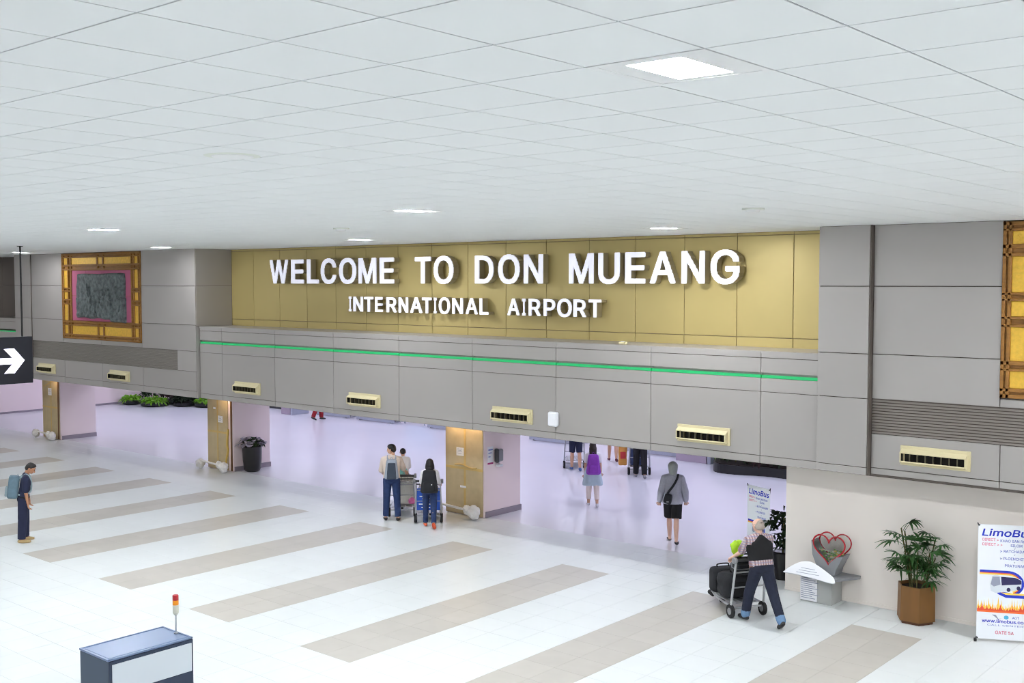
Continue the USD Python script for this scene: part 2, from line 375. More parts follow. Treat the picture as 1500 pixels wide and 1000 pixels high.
panels(wb, 'grey_panel', 'beam_panel', bxs, [Z_S1, Z_J1, Z_TOP], YB, .005)
obj('ledge', bx(X_LP, X_RP, YB + .005, YG, Z_TOP - .035, Z_TOP), 'grey_panel', wb)
for a, b in zip(bxs[:-1], bxs[1:]):
    obj('slot_liner', bx(a + .006, b - .006, YB + .075, YB + .1, Z_S0, Z_S1), 'grey_panel', wb, smooth=False)
    obj('led_strip', cbx(a + .012, b - .012, YB + .012, YB + .07, Z_S0, Z_S0 + .05, .004), 'green_led', wb, smooth=False)
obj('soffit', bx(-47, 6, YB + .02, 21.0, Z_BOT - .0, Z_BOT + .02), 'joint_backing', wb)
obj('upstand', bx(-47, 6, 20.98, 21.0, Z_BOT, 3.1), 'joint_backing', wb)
# right pier and right wall
wr = struct('wall_right', 'grey panelled upper wall at right of the gold wall with a louvred strip')
ZR = [Z_BOT + .02, 2.54, 3.67, 4.40, 5.50, CEIL]
obj('backing', [bx(-8.10, -7.28, YP + .02, YG + .1, Z_BOT + .02, CEIL), bx(-7.28, 14, YP + .125, YG + .1, Z_BOT + .02, CEIL)], 'joint_backing', wr)
obj('pier_cheek', bx(-7.262, -7.24, YP + .004, YP + .12, Z_BOT + .02, CEIL), 'joint_backing', wr)
obj('pier_cheek', bx(-8.14, -8.12, YP + .03, YG, Z_BOT + .02, CEIL), 'grey_panel', wr)
panels(wr, 'grey_panel', 'pier_panel', [-8.14, -7.262], ZR, YP)
YR = YP + .1
rx = [-7.235, -5.24, -2.95, -.66, 1.6, 4, 6.4, 8.8, 11.2, 14]
panels(wr, 'grey_panel', 'wall_panel', rx, [3.67, 4.40, 5.50, CEIL], YR, skip=lambda a, z: -5.24 < a < -.66)
panels(wr, 'grey_panel', 'wall_panel', [-5.24, -2.95, -.66], [3.67, 3.80], YR)
panels(wr, 'grey_panel', 'wall_panel', [-7.235, -5.22, -2.95, -.66, 1.6, 4, 6.4, 8.8, 11.2, 14], [Z_BOT + .04, 2.54, 3.10], YR)
def louvers(parent, x0, x1, z0, z1, y, n):
    obj('louver_backing', bx(x0, x1, y + .05, y + .06, z0, z1), 'dark_recess', parent)
    p = (z1 - z0) / n
    for k in range(n):
        m = bx(x0, x1, -.004, .004, -p * .46, p * .46); rot(m, -32, (1, 0, 0)); obj('louver_slat', mv(m, 0, y + .022, z0 + p * (k + .5)), 'louver_slat', parent, smooth=False)
louvers(wr, -7.23, 14, 3.10, 3.665, YR, 12)
# left wall, its pier, second bay
wl = struct('wall_left', 'grey panelled upper wall at left with framed relief and louvred strip')
obj('backing', [bx(-35.6, X_LP - .02, YP + .03, YG + .1, Z_BOT + .02, CEIL), bx(-36.66, -35.6, YP - .02, YG + .1, Z_BOT + .02, CEIL)], 'joint_backing', wl)
lx = [-35.6, -33.56, -31.27, -28.98, X_LP]
panels(wl, 'grey_panel', 'wall_panel', lx, [3.68, 4.40, 5.47, CEIL], YP, skip=lambda a, z: -33.56 < a < -28.98)
panels(wl, 'grey_panel', 'wall_panel', [-33.56, -31.27, -28.98], [3.68, 3.82], YP)
panels(wl, 'grey_panel', 'wall_panel', [-35.6, -33.5, -31.2, -28.92, X_LP], [Z_BOT, 2.58, 3.12], YP)
panels(wl, 'grey_panel', 'wall_panel', [-27.17, X_LP], [3.12, 3.68], YP)
louvers(wl, -35.6, -27.18, 3.12, 3.68, YP, 12)
for a, b in ((YP + .02, YG - .01),): panels(wl, 'grey_panel', 'pier_panel', [-36.68, -35.6], [Z_BOT, 2.58, 3.68, 4.40, 5.47, CEIL], YP - .05)
for z0, z1 in ((Z_BOT, Z_TOP), (Z_TOP, 5.47), (5.47, CEIL)): obj('pier_cheek', cbx(X_LP - .03, X_LP, YP + .03, YG, z0 + .004, z1 - .004, .003), 'grey_panel', wl, smooth=False)
wf = struct('wall_far_bay', 'second recessed bay with green light line at far left edge')
obj('backing', [bx(-54, -36.66, YG, YG + .3, 2.4, CEIL), bx(-54, -36.66, YB + .02, YG, Z_BOT, Z_S0 - .02), bx(-54, -36.66, YB + .12, YG, Z_S0 - .02, Z_TOP)], 'joint_backing', wf)
fx = [-36.68 - 2.282 * k for k in range(8)][::-1]
panels(wf, 'grey_panel', 'beam_panel', fx, [Z_BOT, Z_J3, Z_J2, Z_S0], YB, .005); panels(wf, 'grey_panel', 'beam_panel', fx, [Z_S1, Z_J1, Z_TOP], YB, .005)
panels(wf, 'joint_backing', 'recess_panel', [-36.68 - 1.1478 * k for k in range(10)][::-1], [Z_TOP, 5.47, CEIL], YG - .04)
obj('led_strip', cbx(-50, -36.7, YB + .012, YB + .07, Z_S0, Z_S0 + .032, .004), 'green_led', wf, smooth=False)
# cream lower wall, hall walls, room closure
wc = struct('wall_lower', 'plain cream wall under the grey beam at right')
obj('plaster', bx(-9.14, 14, YW, YW + 1.6, 0, Z_BOT + .1), 'cream_wall', wc, smooth=False)
bs = struct('baseboard_right', 'thin cream baseboard along the foot of the cream wall')
obj('board', bx(-9.14, 14, YW - .012, YW, 0, .06), 'cream_wall', bs, smooth=False)
wh = struct('wall_hall_left', 'pale pink side wall of the far hall at left')
obj('plaster', bx(-47.2, -46.9, 19.42, 34, 0, 3.1), 'pink_wall', wh, smooth=False); obj('skirting', bx(-46.9, -46.88, 19.42, 34, 0, .08), 'skirting', wh, smooth=False)
w2 = struct('wall_hall_back', 'pale back wall of the far hall')
obj('plaster', bx(-47.2, 6, 34, 34.2, 0, 3.1), 'pink_wall', w2, smooth=False)
w3 = struct('wall_hall_right', 'pale right wall of the far hall'); obj('plaster', bx(6, 6.2, 19.9, 34, 0, 3.1), 'pink_wall', w3, smooth=False)
w4 = struct('wall_front_left', 'pale left end wall of the main hall'); obj('plaster', bx(-54.2, -54, -6, 19.4, 0, CEIL), 'pink_wall', w4, smooth=False)
w4b = struct('wall_return_left', 'short pale wall closing the side hall at left'); obj('plaster', bx(-54.2, -47.2, 19.42, 19.6, 0, 2.5), 'pink_wall', w4b, smooth=False)
w5 = struct('wall_front_right', 'pale right end wall of the main hall'); obj('plaster', bx(14, 14.2, -6, 19.9, 0, CEIL), 'cream_wall', w5, smooth=False)
w6 = struct('wall_rear', 'low rear parapet and posts of the glazed front behind the camera'); obj('plaster', bx(-54.2, 14.2, -6.2, -6, 0, .4), 'cream_wall', w6, smooth=False); obj('plaster', bx(-54.2, -20, -6.2, -6, .4, CEIL), 'cream_wall', w6, smooth=False)
for k in range(5, 11): obj('post', bx(-54.2 + 6.8 * k, -53.9 + 6.8 * k, -6.2, -6, .4, CEIL + .1), 'cream_wall', w6, smooth=False)
ch = struct('ceiling_hall', 'low white ceiling of the far hall'); obj('board', bx(-47.2, 6, 21.0, 34.2, 3.1, 3.2), 'ceiling_tile', ch, smooth=False)
for x in np.arange(-45, 5, 3.0):
    for y in (21.9, 25.0, 28.2, 31.4):
        obj('light_panel', bx(x - .6, x + .6, y - .3, y + .3, 3.085, 3.1), 'hall_lens', ch, smooth=False)
for x, y in ((-18.25, 18.98), (-17.65, 18.98), (-27.5, 18.98), (-37.7, 18.98)):
    L = UsdLux.DiskLight.Define(stage, '/World/' + numbered('/World', 'downlight_lamp')); L.CreateRadiusAttr(.05); L.CreateIntensityAttr(170.0); L.CreateColorAttr(Gf.Vec3f(1, .70, .42)); L.AddTranslateOp().Set((x, y, Z_BOT - .02))

# ================= WELCOME LETTERS =================
YL = 18.33
G0 = math.cos
def px_x(px, Y):     # column of the photograph -> x on the vertical plane y = Y at letter height (measured once from the photograph)
    d = FW + RT * (px - 750) / FPX; d = d + UP * .05; return d[0] * Y / d[1]
def lettering(name, label, items, z0, z1):
    t = thing(name, label, 'sign')
    for chx, a, b in items:
        x0, x1 = px_x(a, YL), px_x(b, YL)
        m = meshkit.text_mesh(chx, 1.0, 1.0, True); v = m.vertices.copy(); lo, hi = v.min(0), v.max(0)
        if chx == 'I': lo[0] = v[:, 0].min(); hi[0] = v[:, 0].max()
        over = .012 if chx in 'COGU' else 0
        zz0, zz1 = z0 - over * (chx in 'COGU'), z1 + over * (chx in 'COG')
        v[:, 0] = x0 + (v[:, 0] - lo[0]) / (hi[0] - lo[0]) * (x1 - x0); v[:, 1] = zz0 + (v[:, 1] - lo[1]) / (hi[1] - lo[1]) * (zz1 - zz0)
        def solid(y0, y1): return trimesh.Trimesh(np.stack([v[:, 0], y1 - (v[:, 2] - lo[2]) / (hi[2] - lo[2]) * (y1 - y0), v[:, 1]], 1), m.faces, process=False)
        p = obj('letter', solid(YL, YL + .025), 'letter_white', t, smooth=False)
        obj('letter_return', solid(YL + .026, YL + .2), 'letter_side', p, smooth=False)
    return t
lettering('welcome_sign', 'large white raised letters WELCOME TO DON MUEANG on the gold wall', [('W', 395.4, 421.5), ('E', 426.4, 444.4), ('L', 449.6, 466.4), ('C', 469.9, 491.7), ('O', 496.6, 521.2), ('M', 525, 550.5), ('E', 556, 576.6),
    ('T', 607.7, 630.6), ('O', 635.2, 663.6), ('D', 695.5, 722.2), ('O', 729.5, 760.5), ('N', 766.9, 794.8), ('M', 833, 868.8), ('U', 876, 907), ('E', 915.4, 944.4), ('A', 951.4, 989), ('N', 997.8, 1031.7), ('G', 1040.4, 1082.5)], 5.54, 6.165)
lettering('airport_sign', 'smaller white raised letters INTERNATIONAL AIRPORT below the welcome letters', [('I', 510.5, 513.9), ('N', 517.2, 530.8), ('T', 533, 546), ('E', 549, 559.8), ('R', 565.6, 580), ('N', 583.6, 597), ('A', 600.5, 617.8), ('T', 617.8, 631.7), ('I', 635.0, 638.9),
    ('O', 642.5, 658.4), ('N', 662.2, 677.3), ('A', 681.6, 699), ('L', 702, 715), ('A', 743, 760.5), ('I', 764.6, 769.3), ('R', 774, 791.3), ('P', 796, 812.8), ('O', 816, 836.9), ('R', 839.8, 858), ('T', 862, 880.4)], 4.85, 5.215)

# ================= MURAL =================
MX, MZ0, MZ1 = -33.56, 3.82, 6.47
def mural(label, loc):
    t = thing('framed_relief', label, 'wall art', loc)
    W, H = 4.58, MZ1 - MZ0
    obj('backboard', bx(0, W, .02, .06, 0, H), 'mural_wood', t, smooth=False)
    pm = (.61, .53, W - .54, H - .5)      # pink field x0,z0,x1,z1
    cx = [(.13, .36), (.60, 2.13), (2.21, 2.46), (2.54, 4.06), (4.24, 4.44)]
    cz = [(.15, .41), (.56, 1.07), (1.23, 1.46), (1.59, 2.13), (2.31, 2.51)]
    def cell(x0, x1, z0, z1): obj('gilded_panel', cbx(x0, x1, .0, .03, z0, z1, .006), 'mural_gold', t, smooth=False)
    for i, (x0, x1) in enumerate(cx):
        for j, (z0, z1) in enumerate(cz):
            if i in (0, 4) or j in (0, 4): cell(x0, x1, z0, z1)
    def rail(x0, x1, z0, z1): obj('rail', cbx(x0, x1, -.025, .03, z0, z1, .006), 'mural_wood', t, smooth=False)
    for x0, x1 in ((0, .05), (.08, .13), (.36, .42), (.53, .6), (W - .05, W), (W - .14, W - .1), (4.06, 4.12), (4.18, 4.24)): rail(x0, x1, 0, H)
    for z0, z1 in ((0, .06), (.1, .15), (.41, .45), (.5, .56), (H - .06, H), (H - .14, H - .1), (2.13, 2.18), (2.25, 2.31)): rail(0, W, z0, z1)
    for x0, x1 in ((2.13, 2.21), (2.46, 2.54)): rail(x0, x1, 0, .56); rail(x0, x1, 2.13, H)
    for z0, z1 in ((1.07, 1.11), (1.19, 1.23), (1.46, 1.5), (1.55, 1.59)): rail(0, .6, z0, z1); rail(4.06, W, z0, z1)
    px, pz = np.linspace(.61, 4.05, 5), [.57, 1.35, 2.12]
    for a in range(4):
        for b in range(2): obj('pink_panel', cbx(px[a] + .004, px[a + 1] - .004, .0, .03, pz[b] + .004, pz[b + 1] - .004, .003), 'mural_pink', t, smooth=False)
    nx, nz = 90, 60
    gx_, gz_ = np.meshgrid(np.linspace(0, 1, nx), np.linspace(0, 1, nz)); P = np.stack([gx_ * 2.9, gz_ * 1.5, 0 * gx_], -1)
    e = .05 * (meshkit.noise(P * 3.1, 3) - .5); X = 1.0 + gx_ * 2.72 + e * 1.6 + .05 * gx_ * (gz_ < .5) ; Z = .66 + gz_ * 1.36 + .05 * (meshkit.noise(P * 2.3 + 9, 5) - .5) - .1 * np.clip(gx_ - .72, 0, .05) / .05 * (1 - gz_)
    tower = np.zeros_like(gx_); r2 = random.Random(3)
    for q in range(16):      # generic carved roofs and spires
        c, w, h_ = r2.random(), .03 + .05 * r2.random(), .3 + .5 * r2.random()
        tower = np.maximum(tower, (np.abs(gx_ - c) < w * np.clip(1 - gz_ / h_, 0, 1) ** .7) * (gz_ < h_) * (.5 + .5 * r2.random()))
    D = .03 + .05 * meshkit.fbm(P * 4, 4, 2) + .055 * tower + .05 * np.clip(meshkit.noise(P * 9, 8) - .4, 0, 1) * (gz_ < .45)
    edge = np.minimum(np.minimum(gx_, 1 - gx_) * 2, np.minimum(gz_, 1 - gz_)); D *= np.clip(edge / .03, .0, 1) ** .5
    V = np.concatenate([np.stack([X, -.03 - D, Z], -1).reshape(-1, 3), np.stack([X, 0 * X + .0, Z], -1).reshape(-1, 3)]); F = []
    idx = lambda i, j: j * nx + i
    for j in range(nz - 1):
        for i in range(nx - 1): F += [(idx(i, j), idx(i + 1, j), idx(i + 1, j + 1)), (idx(i, j), idx(i + 1, j + 1), idx(i, j + 1))]
    N = nx * nz; loop = [idx(i, 0) for i in range(nx)] + [idx(nx - 1, j) for j in range(1, nz)] + [idx(i, nz - 1) for i in range(nx - 2, -1, -1)] + [idx(0, j) for j in range(nz - 2, 0, -1)]
    for a, b in zip(loop, loop[1:] + loop[:1]): F += [(a, a + N, b + N), (a, b + N, b)]
    obj('stone_relief', trimesh.Trimesh(V, F, process=False), 'relief_stone', t)
    return t
mu = mural('gilded timber frame around a dark carved stone relief on pink, left wall', (MX, YP - .0, MZ0))
dup(mu, 'gilded timber frame cut off by the right edge of the picture', (-5.24, YR - .0, MZ0))

# ================= DIFFUSER VENTS, SENSOR =================
def make_vent(label, x, y):
    t = thing('air_vent', label, 'air vent', (x, y, 2.645), 0, 'cream air vents along the beam')
    W = 1.03; h = .31
    obj('flange', prism(Polygon([(-W / 2 - .02, 0), (W / 2 + .04, 0), (W / 2 + .04, h), (-W / 2 - .02, h)], [[(-W / 2 + .05, .05), (W / 2 - .05, .05), (W / 2 - .05, h - .05), (-W / 2 + .05, h - .05)]]), .03).apply_transform(trimesh.transformations.rotation_matrix(math.pi / 2, (1, 0, 0))), 'vent_cream', t, smooth=False)
    side = [(-.0, h - .03), (-.12, h - .10), (-.12, .055), (-.10, .035), (0, .03)]
    def cheek(x0, x1):
        m = prism(Polygon(side), x1 - x0); v = m.vertices.copy(); m.vertices = np.stack([x0 + v[:, 2], v[:, 0], v[:, 1]], 1); trimesh.repair.fix_normals(m); return m
    obj('cheek', cheek(-W / 2, -W / 2 + .02), 'vent_cream', t, smooth=False); obj('cheek', cheek(W / 2 - .02, W / 2), 'vent_cream', t, smooth=False)
    def slab(a, b, th):
        a, b = np.array(a), np.array(b); d = b - a; n = np.array([-d[1], d[0]]) / np.hypot(*d) * th; q = [a, b, b + n, a + n]
        m = prism(Polygon(q), W - .04); v = m.vertices.copy(); m.vertices = np.stack([-W / 2 + .02 + v[:, 2], v[:, 0], v[:, 1]], 1); trimesh.repair.fix_normals(m); return m
    obj('hood', slab((0, h - .03), (-.125, h - .105), .014), 'vent_cream', t, smooth=False)
    obj('lip', slab((-.125, .055), (0, .03), .02), 'vent_cream', t, smooth=False)
    obj('back_plate', bx(-W / 2 + .02, W / 2 - .02, -.012, -.002, .04, h - .03), 'dark_recess', t, smooth=False)
    obj('liner', [bx(-W / 2 + .02, -W / 2 + .024, -.112, 0, .045, h - .1), bx(W / 2 - .024, W / 2 - .02, -.112, 0, .045, h - .1), bx(-W / 2 + .02, W / 2 - .02, -.1, 0, .052, .056)], 'dark_recess', t, smooth=False)
    for k in range(1, 8):
        xx = -W / 2 + .02 + (W - .04) * k / 8; obj('vane', rot(bx(xx - .007, xx + .007, -.105, -.015, .05, h - .1), 12, (0, 0, 1), (xx, -.06, 0)), 'vent_shade', t, smooth=False)
    return t
v0 = make_vent('cream air vent near the right end of the beam, above the hooded walker', -10.38, YB)
dup(v0, 'cream air vent on the beam beside the small white sensor box', (-14.955, YB, 2.645)); dup(v0, 'cream air vent on the beam above the couple with trolleys', (-19.535, YB, 2.645))
dup(v0, 'cream air vent on the beam above the black planter and middle column', (-24.09, YB, 2.645)); dup(v0, 'cream air vent under the louvres of the left wall, right one of two', (-30.22, YP, 2.645))
dup(v0, 'cream air vent under the louvres of the left wall beside the hanging sign', (-34.65, YP, 2.645)); dup(v0, 'cream air vent under the louvres of the right wall, above the potted palm', (-6.2, YR, 2.645))
t = thing('sensor_box', 'small white box mounted on the beam to the right of a vent', 'sensor', (-13.82, YB, 2.665))
obj('housing', cbx(-.115, .115, -.12, 0, 0, .295, .03), 'gloss_white', t); obj('bracket', bx(-.05, .05, -.02, .0, .06, .24), 'mid_grey', t)
t = thing('ledge_lamp', 'tiny pale fitting lying on the ledge in front of the gold wall', 'lamp', (-12.25, YB + .12, Z_TOP)); obj('case', cbx(-.07, .07, -.05, .05, 0, .05, .01), 'vent_cream', t); obj('cap', cbx(-.04, .04, -.03, .03, .05, .065, .006), 'white_metal', t)

# ================= HANGING SIGN =================
t = thing('direction_sign', 'black hanging direction sign with a white lit arrow pointing right', 'sign', (-27.57, 12.5, 3.02))
obj('case', cbx(-.18, 0, -1.0, .96, 0, 1.18, .01), 'sign_black', t, smooth=False)
a = prism(Polygon([(-.9, .66), (.43, .66), (.22, .89), (.48, .89), (.74, .585), (.48, .27), (.22, .27), (.43, .5), (-.9, .5)]), .02); v = a.vertices.copy(); a.vertices = np.stack([v[:, 2], v[:, 0], v[:, 1]], 1); obj('arrow', a, 'arrow_light', t, smooth=False)
for y in (-.8, .74):
    obj('hanging_rod', tube([(-.09, y, 1.18), (-.09, y, CEIL - 3.02)], .022), 'black_plastic', t); obj('ceiling_plate', mv(lathe([(0, 0), (.07, 0), (.07, .015), (0, .015)], 16), -.09, y, CEIL - 3.02 - .016), 'black_plastic', t)

# ================= COLUMNS AND WRAPS =================
def lump(seed, r=.17):
    m = trimesh.creation.icosphere(3, 1.0); p = m.vertices; n = meshkit.fbm(p * 2.2 + seed * 7.1, 3, seed); m.vertices = p * (r * (.72 + .65 * n))[:, None] * (1.1, .9, 1.05)
    m.vertices[:, 2] -= m.vertices[:, 2].min(); return m
def column(n, xr, which, extra):
    x0, x1, y0, y1 = xr - 1.2, xr, 19.28, 20.62
    c = struct(f'column_{n}', f'square cream column, {which}')
    obj('shaft', cbx(x0, x1, y0, y1, 0, Z_BOT, .01), 'pink_wall', c, smooth=False); obj('skirting', bx(x0 - .0, x1 + .02, y0 + .05, y1 + .015, 0, .14), 'skirting', c, smooth=False)
    t = thing('cardboard_wrap', f'brown cardboard sheets taped over the front of the column, {which}', 'cardboard', (x0, y0, 0))
    sx = [0, .62, 1.19] if n != 2 else [0, .5, 1.0]
    sz = [.02, 1.13, Z_BOT - .02]
    for a, b in zip(sx[:-1], sx[1:]):
        for q, (c0, c1) in enumerate(zip(sz[:-1], sz[1:])): obj('cardboard_sheet', cbx(a + .004, b - .004, -.03 - .006 * ((q + (a > 0)) % 2), -.004, c0 + .003, c1 - .003, .004), 'cardboard', t, smooth=False)
    obj('tape_strip', bx(0, sx[-1], -.039, -.036, 1.10, 1.16), 'tape', t, smooth=False); obj('tape_strip', bx(sx[1] - .03, sx[1] + .03, -.0385, -.0365, .05, Z_BOT - .05), 'tape', t, smooth=False)
    obj('side_flap', bx(-.03, -.004, -.02, .16, .02, Z_BOT - .02), 'cardboard', t, smooth=False)
    extra(t)
    g = thing('wrapped_guard', f'white wrapped bar with lumpy ends, foot of the column, {which}', 'guard rail', (x0, y0 - .3, 0))
    obj('bar', tube(smooth_line([(-.06, 0, .25), (.3, 0, .24), (.8, -.02, .22), (1.12, -.02, .2)]), .03), 'wrap_white', g)
    obj('wrapped_end', mv(lump(n, .13), -.07, .03, 0), 'wrap_white', g); obj('wrapped_end', mv(lump(n + 5, .14), 1.14, 0, 0), 'wrap_white', g)
    obj('wrapped_end', mv(lump(n + 9, .10), .97, -.03, .1), 'wrap_white', g)
def notice(label, x, y, z, w, h, lines=4):
    t = thing('paper_notice', label, 'paper notice', (x, y, z))
    obj('sheet', bx(0, w, -.004, 0, 0, h), 'paper', t, smooth=False)
    for k in range(lines): obj('lettering', bx(w * .15, w * (.8 - .1 * (k % 2)), -.006, -.004, h * (.8 - .17 * k), h * (.84 - .17 * k)), 'print_grey', t, smooth=False)
def ex3(t): obj('torn_label', bx(.47, .66, -.044, -.041, .66, .71), 'paper', t, smooth=False); obj('loose_strip', tube(smooth_line([(.3, -.045, 1.2), (.55, -.05, 1.22), (.8, -.045, 1.16), (1.0, -.05, 1.17)]), .018, 6), 'tape', t)
def ex2(t):
    obj('yellow_tape', tube(smooth_line([(1.02, -.04, 1.25), (.98, -.045, .8), (1.0, -.04, .6), (.9, -.045, .2)]), .035, 6), 'yellow_tape', t)
    obj('edge_board', bx(1.13, 1.19, -.03, -.004, .02, Z_BOT - .02), 'brown_edge', t, smooth=False); obj('torn_label', bx(.3, .42, -.044, -.041, 1.8, 1.86), 'paper', t, smooth=False)
def ex1(t): obj('edge_board', bx(1.1, 1.19, -.045, -.04, .02, Z_BOT - .02), 'brown_edge', t, smooth=False); obj('tape_strip', rot(bx(.1, 1.0, -.043, -.041, 1.95, 1.99), -18, (0, 1, 0), (.5, 0, 1.9)), 'tape', t, smooth=False)
column(3, -17.36, 'nearest of the three', ex3); column(2, -27.3, 'middle one beside the black planter', ex2); column(1, -37.55, 'farthest one, below the hanging sign', ex1)
notice('small white paper taped on the nearest cardboard covered column', -18.21, 19.24, 1.42, .24, .2); notice('small white paper taped on the middle cardboard covered column', -27.97, 19.24, 1.42, .24, .2); notice('small white paper taped on the farthest cardboard covered column', -38.33, 19.24, 1.55, .26, .26)
t = thing('hand_sanitiser', 'grey and white hand sanitiser dispenser on the side of the nearest column', 'dispenser', (-17.36, 19.76, 1.24), 90)
obj('body', cbx(-.12, .12, -.11, 0, .06, .36, .03), 'mid_grey', t); obj('cover', cbx(-.13, -.04, -.12, 0, .04, .38, .03), 'dark_grey', t); obj('drip_tray', cbx(-.07, .07, -.13, 0, -.06, .0, .015), 'gloss_white', t); obj('nozzle', tube([(0, -.06, .08), (0, -.06, .02)], .02), 'gloss_white', t)
t = thing('wall_poster', 'small white poster with blue print beside the hand sanitiser', 'poster', (-17.355, 19.43, 1.26), 90)
obj('sheet', bx(-.03, .17, -.005, 0, 0, .42), 'paper', t, smooth=False); obj('printed_band', bx(-.03, .17, -.007, -.005, .0, .04), 'print_magenta', t, smooth=False)
for k, (a, b) in enumerate(((.33, .36), (.26, .28), (.17, .19))): obj('lettering', bx(.0, .15 - .04 * k, -.007, -.005, a, b), 'print_soft_blue', t, smooth=False)

# ================= PEOPLE =================
def rz(deg):
    a = math.radians(deg); return np.array([[math.cos(a), -math.sin(a), 0], [math.sin(a), math.cos(a), 0], [0, 0, 1]])
class Pose: pass
def pose(H=1.72, lean=0, legs=((0, 3, 0), (0, 3, 0)), arms=((0, 8, 10, 0), (0, 8, 10, 0)), head=(0, 0), feet=(0, 0), w=1.0):
    p = Pose(); s = H / 1.75; D = math.radians; p.s = s; p.w = w; p.lean = lean
    P = np.zeros(3); S = np.array([0, math.sin(D(lean)), math.cos(D(lean))]); F = np.array([0, math.cos(D(lean)), -math.sin(D(lean))]); p.P, p.S, p.F = P, S, F
    p.legs = []
    for side, (hp, ab, kn), fp in zip((-1, 1), legs, feet):
        hip = np.array([side * .09 * s, 0, -.02 * s]); d = lambda a, b: np.array([side * math.sin(D(b)), math.sin(D(a)) * math.cos(D(b)), -math.cos(D(a)) * math.cos(D(b))])
        knee = hip + d(hp, ab) * .43 * s; ank = knee + d(hp - kn, ab * .6) * .42 * s
        f = np.array([side * .12, math.cos(D(fp)), -math.sin(D(fp))]); f /= np.linalg.norm(f); dn = np.array([0, -math.sin(D(fp)), -math.cos(D(fp))])
        p.legs.append((hip, knee, ank, f, dn))
    p.neck = P + S * .50 * s; p.arms = []
    for side, (pt, ab, el, inw) in zip((-1, 1), arms):
        sh = P + S * .45 * s + np.array([side * .175 * s * w, 0, 0]); d = lambda a, b: np.array([side * math.sin(D(b)), math.sin(D(a)) * math.cos(D(b)), -math.cos(D(a)) * math.cos(D(b))])
        elb = sh + d(pt, ab) * .285 * s; d2 = d(pt + el, ab - inw); wr = elb + d2 * .25 * s; p.arms.append((sh, elb, wr, d2, side))
    y, q = head; a = D(lean * .5 + q); N = np.array([0, math.sin(a), math.cos(a)]); p.hN = N
    p.hc = p.neck + N * .165 * s; p.hR = rz(y) @ np.array([[1, 0, 0], [0, math.cos(a), math.sin(a)], [0, -math.sin(a), math.cos(a)]])
    zs = []
    for hip, knee, ank, f, dn in p.legs: zs += [(ank + dn * .075 * s - f * .05 * s)[2], (ank + dn * .075 * s + f * .17 * s)[2]]
    p.lift = -min(zs) + .004; return p
def hand(W, D, side, s, curl=30):
    up = np.array([0, 0, 1.]) if abs(D[2]) < .8 else np.array([0, 1., 0]); A = np.cross(D, up); A /= np.linalg.norm(A); nrm = np.cross(A, D); nrm /= np.linalg.norm(nrm)
    if nrm[2] > 0 and abs(D[2]) < .8: nrm = -nrm
    L = []; kn = W + D * .085 * s
    L.append(m3.Manifold.batch_hull([ball(W + D * .01, .026 * s, 8)] + [ball(kn + A * o * s, .013 * s, 8) for o in (-.03, -.01, .01, .03)]))
    for o, ln in ((-.032, .058), (-.011, .072), (.011, .076), (.032, .066)):
        c = math.radians(curl); d1 = D * math.cos(c) + nrm * math.sin(c); d2 = D * math.cos(2.2 * c) + nrm * math.sin(2.2 * c)
        a = kn + A * o * s; b = a + d1 * ln * .55 * s; e = b + d2 * ln * .5 * s; L += [hull((a, .0115 * s), (b, .010 * s)), hull((b, .010 * s), (e, .008 * s))]
    tside = A * (1 if (A @ np.array([0, 1, 0.2])) > 0 else -1); a = W + D * .03 * s + tside * .022 * s; b = a + (D * .6 + tside * .8) * .04 * s; e = b + (D * .9 + nrm * .4) * .03 * s
    L += [hull((a, .013 * s), (b, .011 * s)), hull((b, .011 * s), (e, .009 * s))]; return L
def body(p):
    s, w = p.s, p.w; P, S, F = p.P, p.S, p.F; L = []; X = np.array([1., 0, 0])
    pt = lambda x, f, u: P + X * x * s * w + F * f * s + S * u * s
    L += [hull((pt(-.08, 0, 0), .095 * s), (pt(.08, 0, 0), .095 * s), (pt(-.07, 0, .14), .085 * s), (pt(.07, 0, .14), .085 * s))]
    L += [hull((pt(-.07, 0, .14), .085 * s), (pt(.07, 0, .14), .085 * s), (pt(-.1, .01, .36), .09 * s), (pt(.1, .01, .36), .09 * s))]
    L += [hull((pt(-.1, .01, .36), .09 * s), (pt(.1, .01, .36), .09 * s), (pt(0, -.01, .47), .06 * s), *[(a[0], .05 * s) for a in p.arms])]
    hc, R = p.hc, p.hR; q = lambda x, y, z: hc + R @ (np.array([x, y, z]) * s)
    L += [hull((p.neck - S * .02 * s, .058 * s), (q(0, -.02, -.07), .052 * s))]
    L += [m3.Manifold.batch_hull([ball(q(0, -.015, .035), .083 * s, 14), ball(q(0, .03, .03), .07 * s, 14), ball(q(0, .055, -.05), .042 * s, 10), ball(q(.03, .01, -.055), .035 * s), ball(q(-.03, .01, -.055), .035 * s)])]
    L += [hull((q(0, .096, .015), .009 * s), (q(0, .112, -.022), .014 * s), (q(0, .085, -.02), .016 * s))]
    for e in (-1, 1): L += [hull((q(e * .08, -.012, .018), .014 * s), (q(e * .083, -.018, -.02), .012 * s), (q(e * .088, -.026, .012), .012 * s))]
    for hip, knee, ank, f, dn in p.legs:
        L += [hull((hip, .088 * s), (knee, .056 * s)), hull((knee, .055 * s), (knee + (ank - knee) * .35 - f * .015 * s, .058 * s), (ank, .038 * s))]
        L += [hull((ank, .038 * s), (ank + dn * .045 * s - f * .045 * s, .03 * s), (ank + dn * .05 * s + f * .12 * s, .025 * s))]
    for sh, elb, wr, d2, side in p.arms:
        L += [hull((sh, .052 * s), (elb, .040 * s)), hull((elb, .039 * s), (wr, .026 * s))] + hand(wr, d2, side, s)
    return union(L)
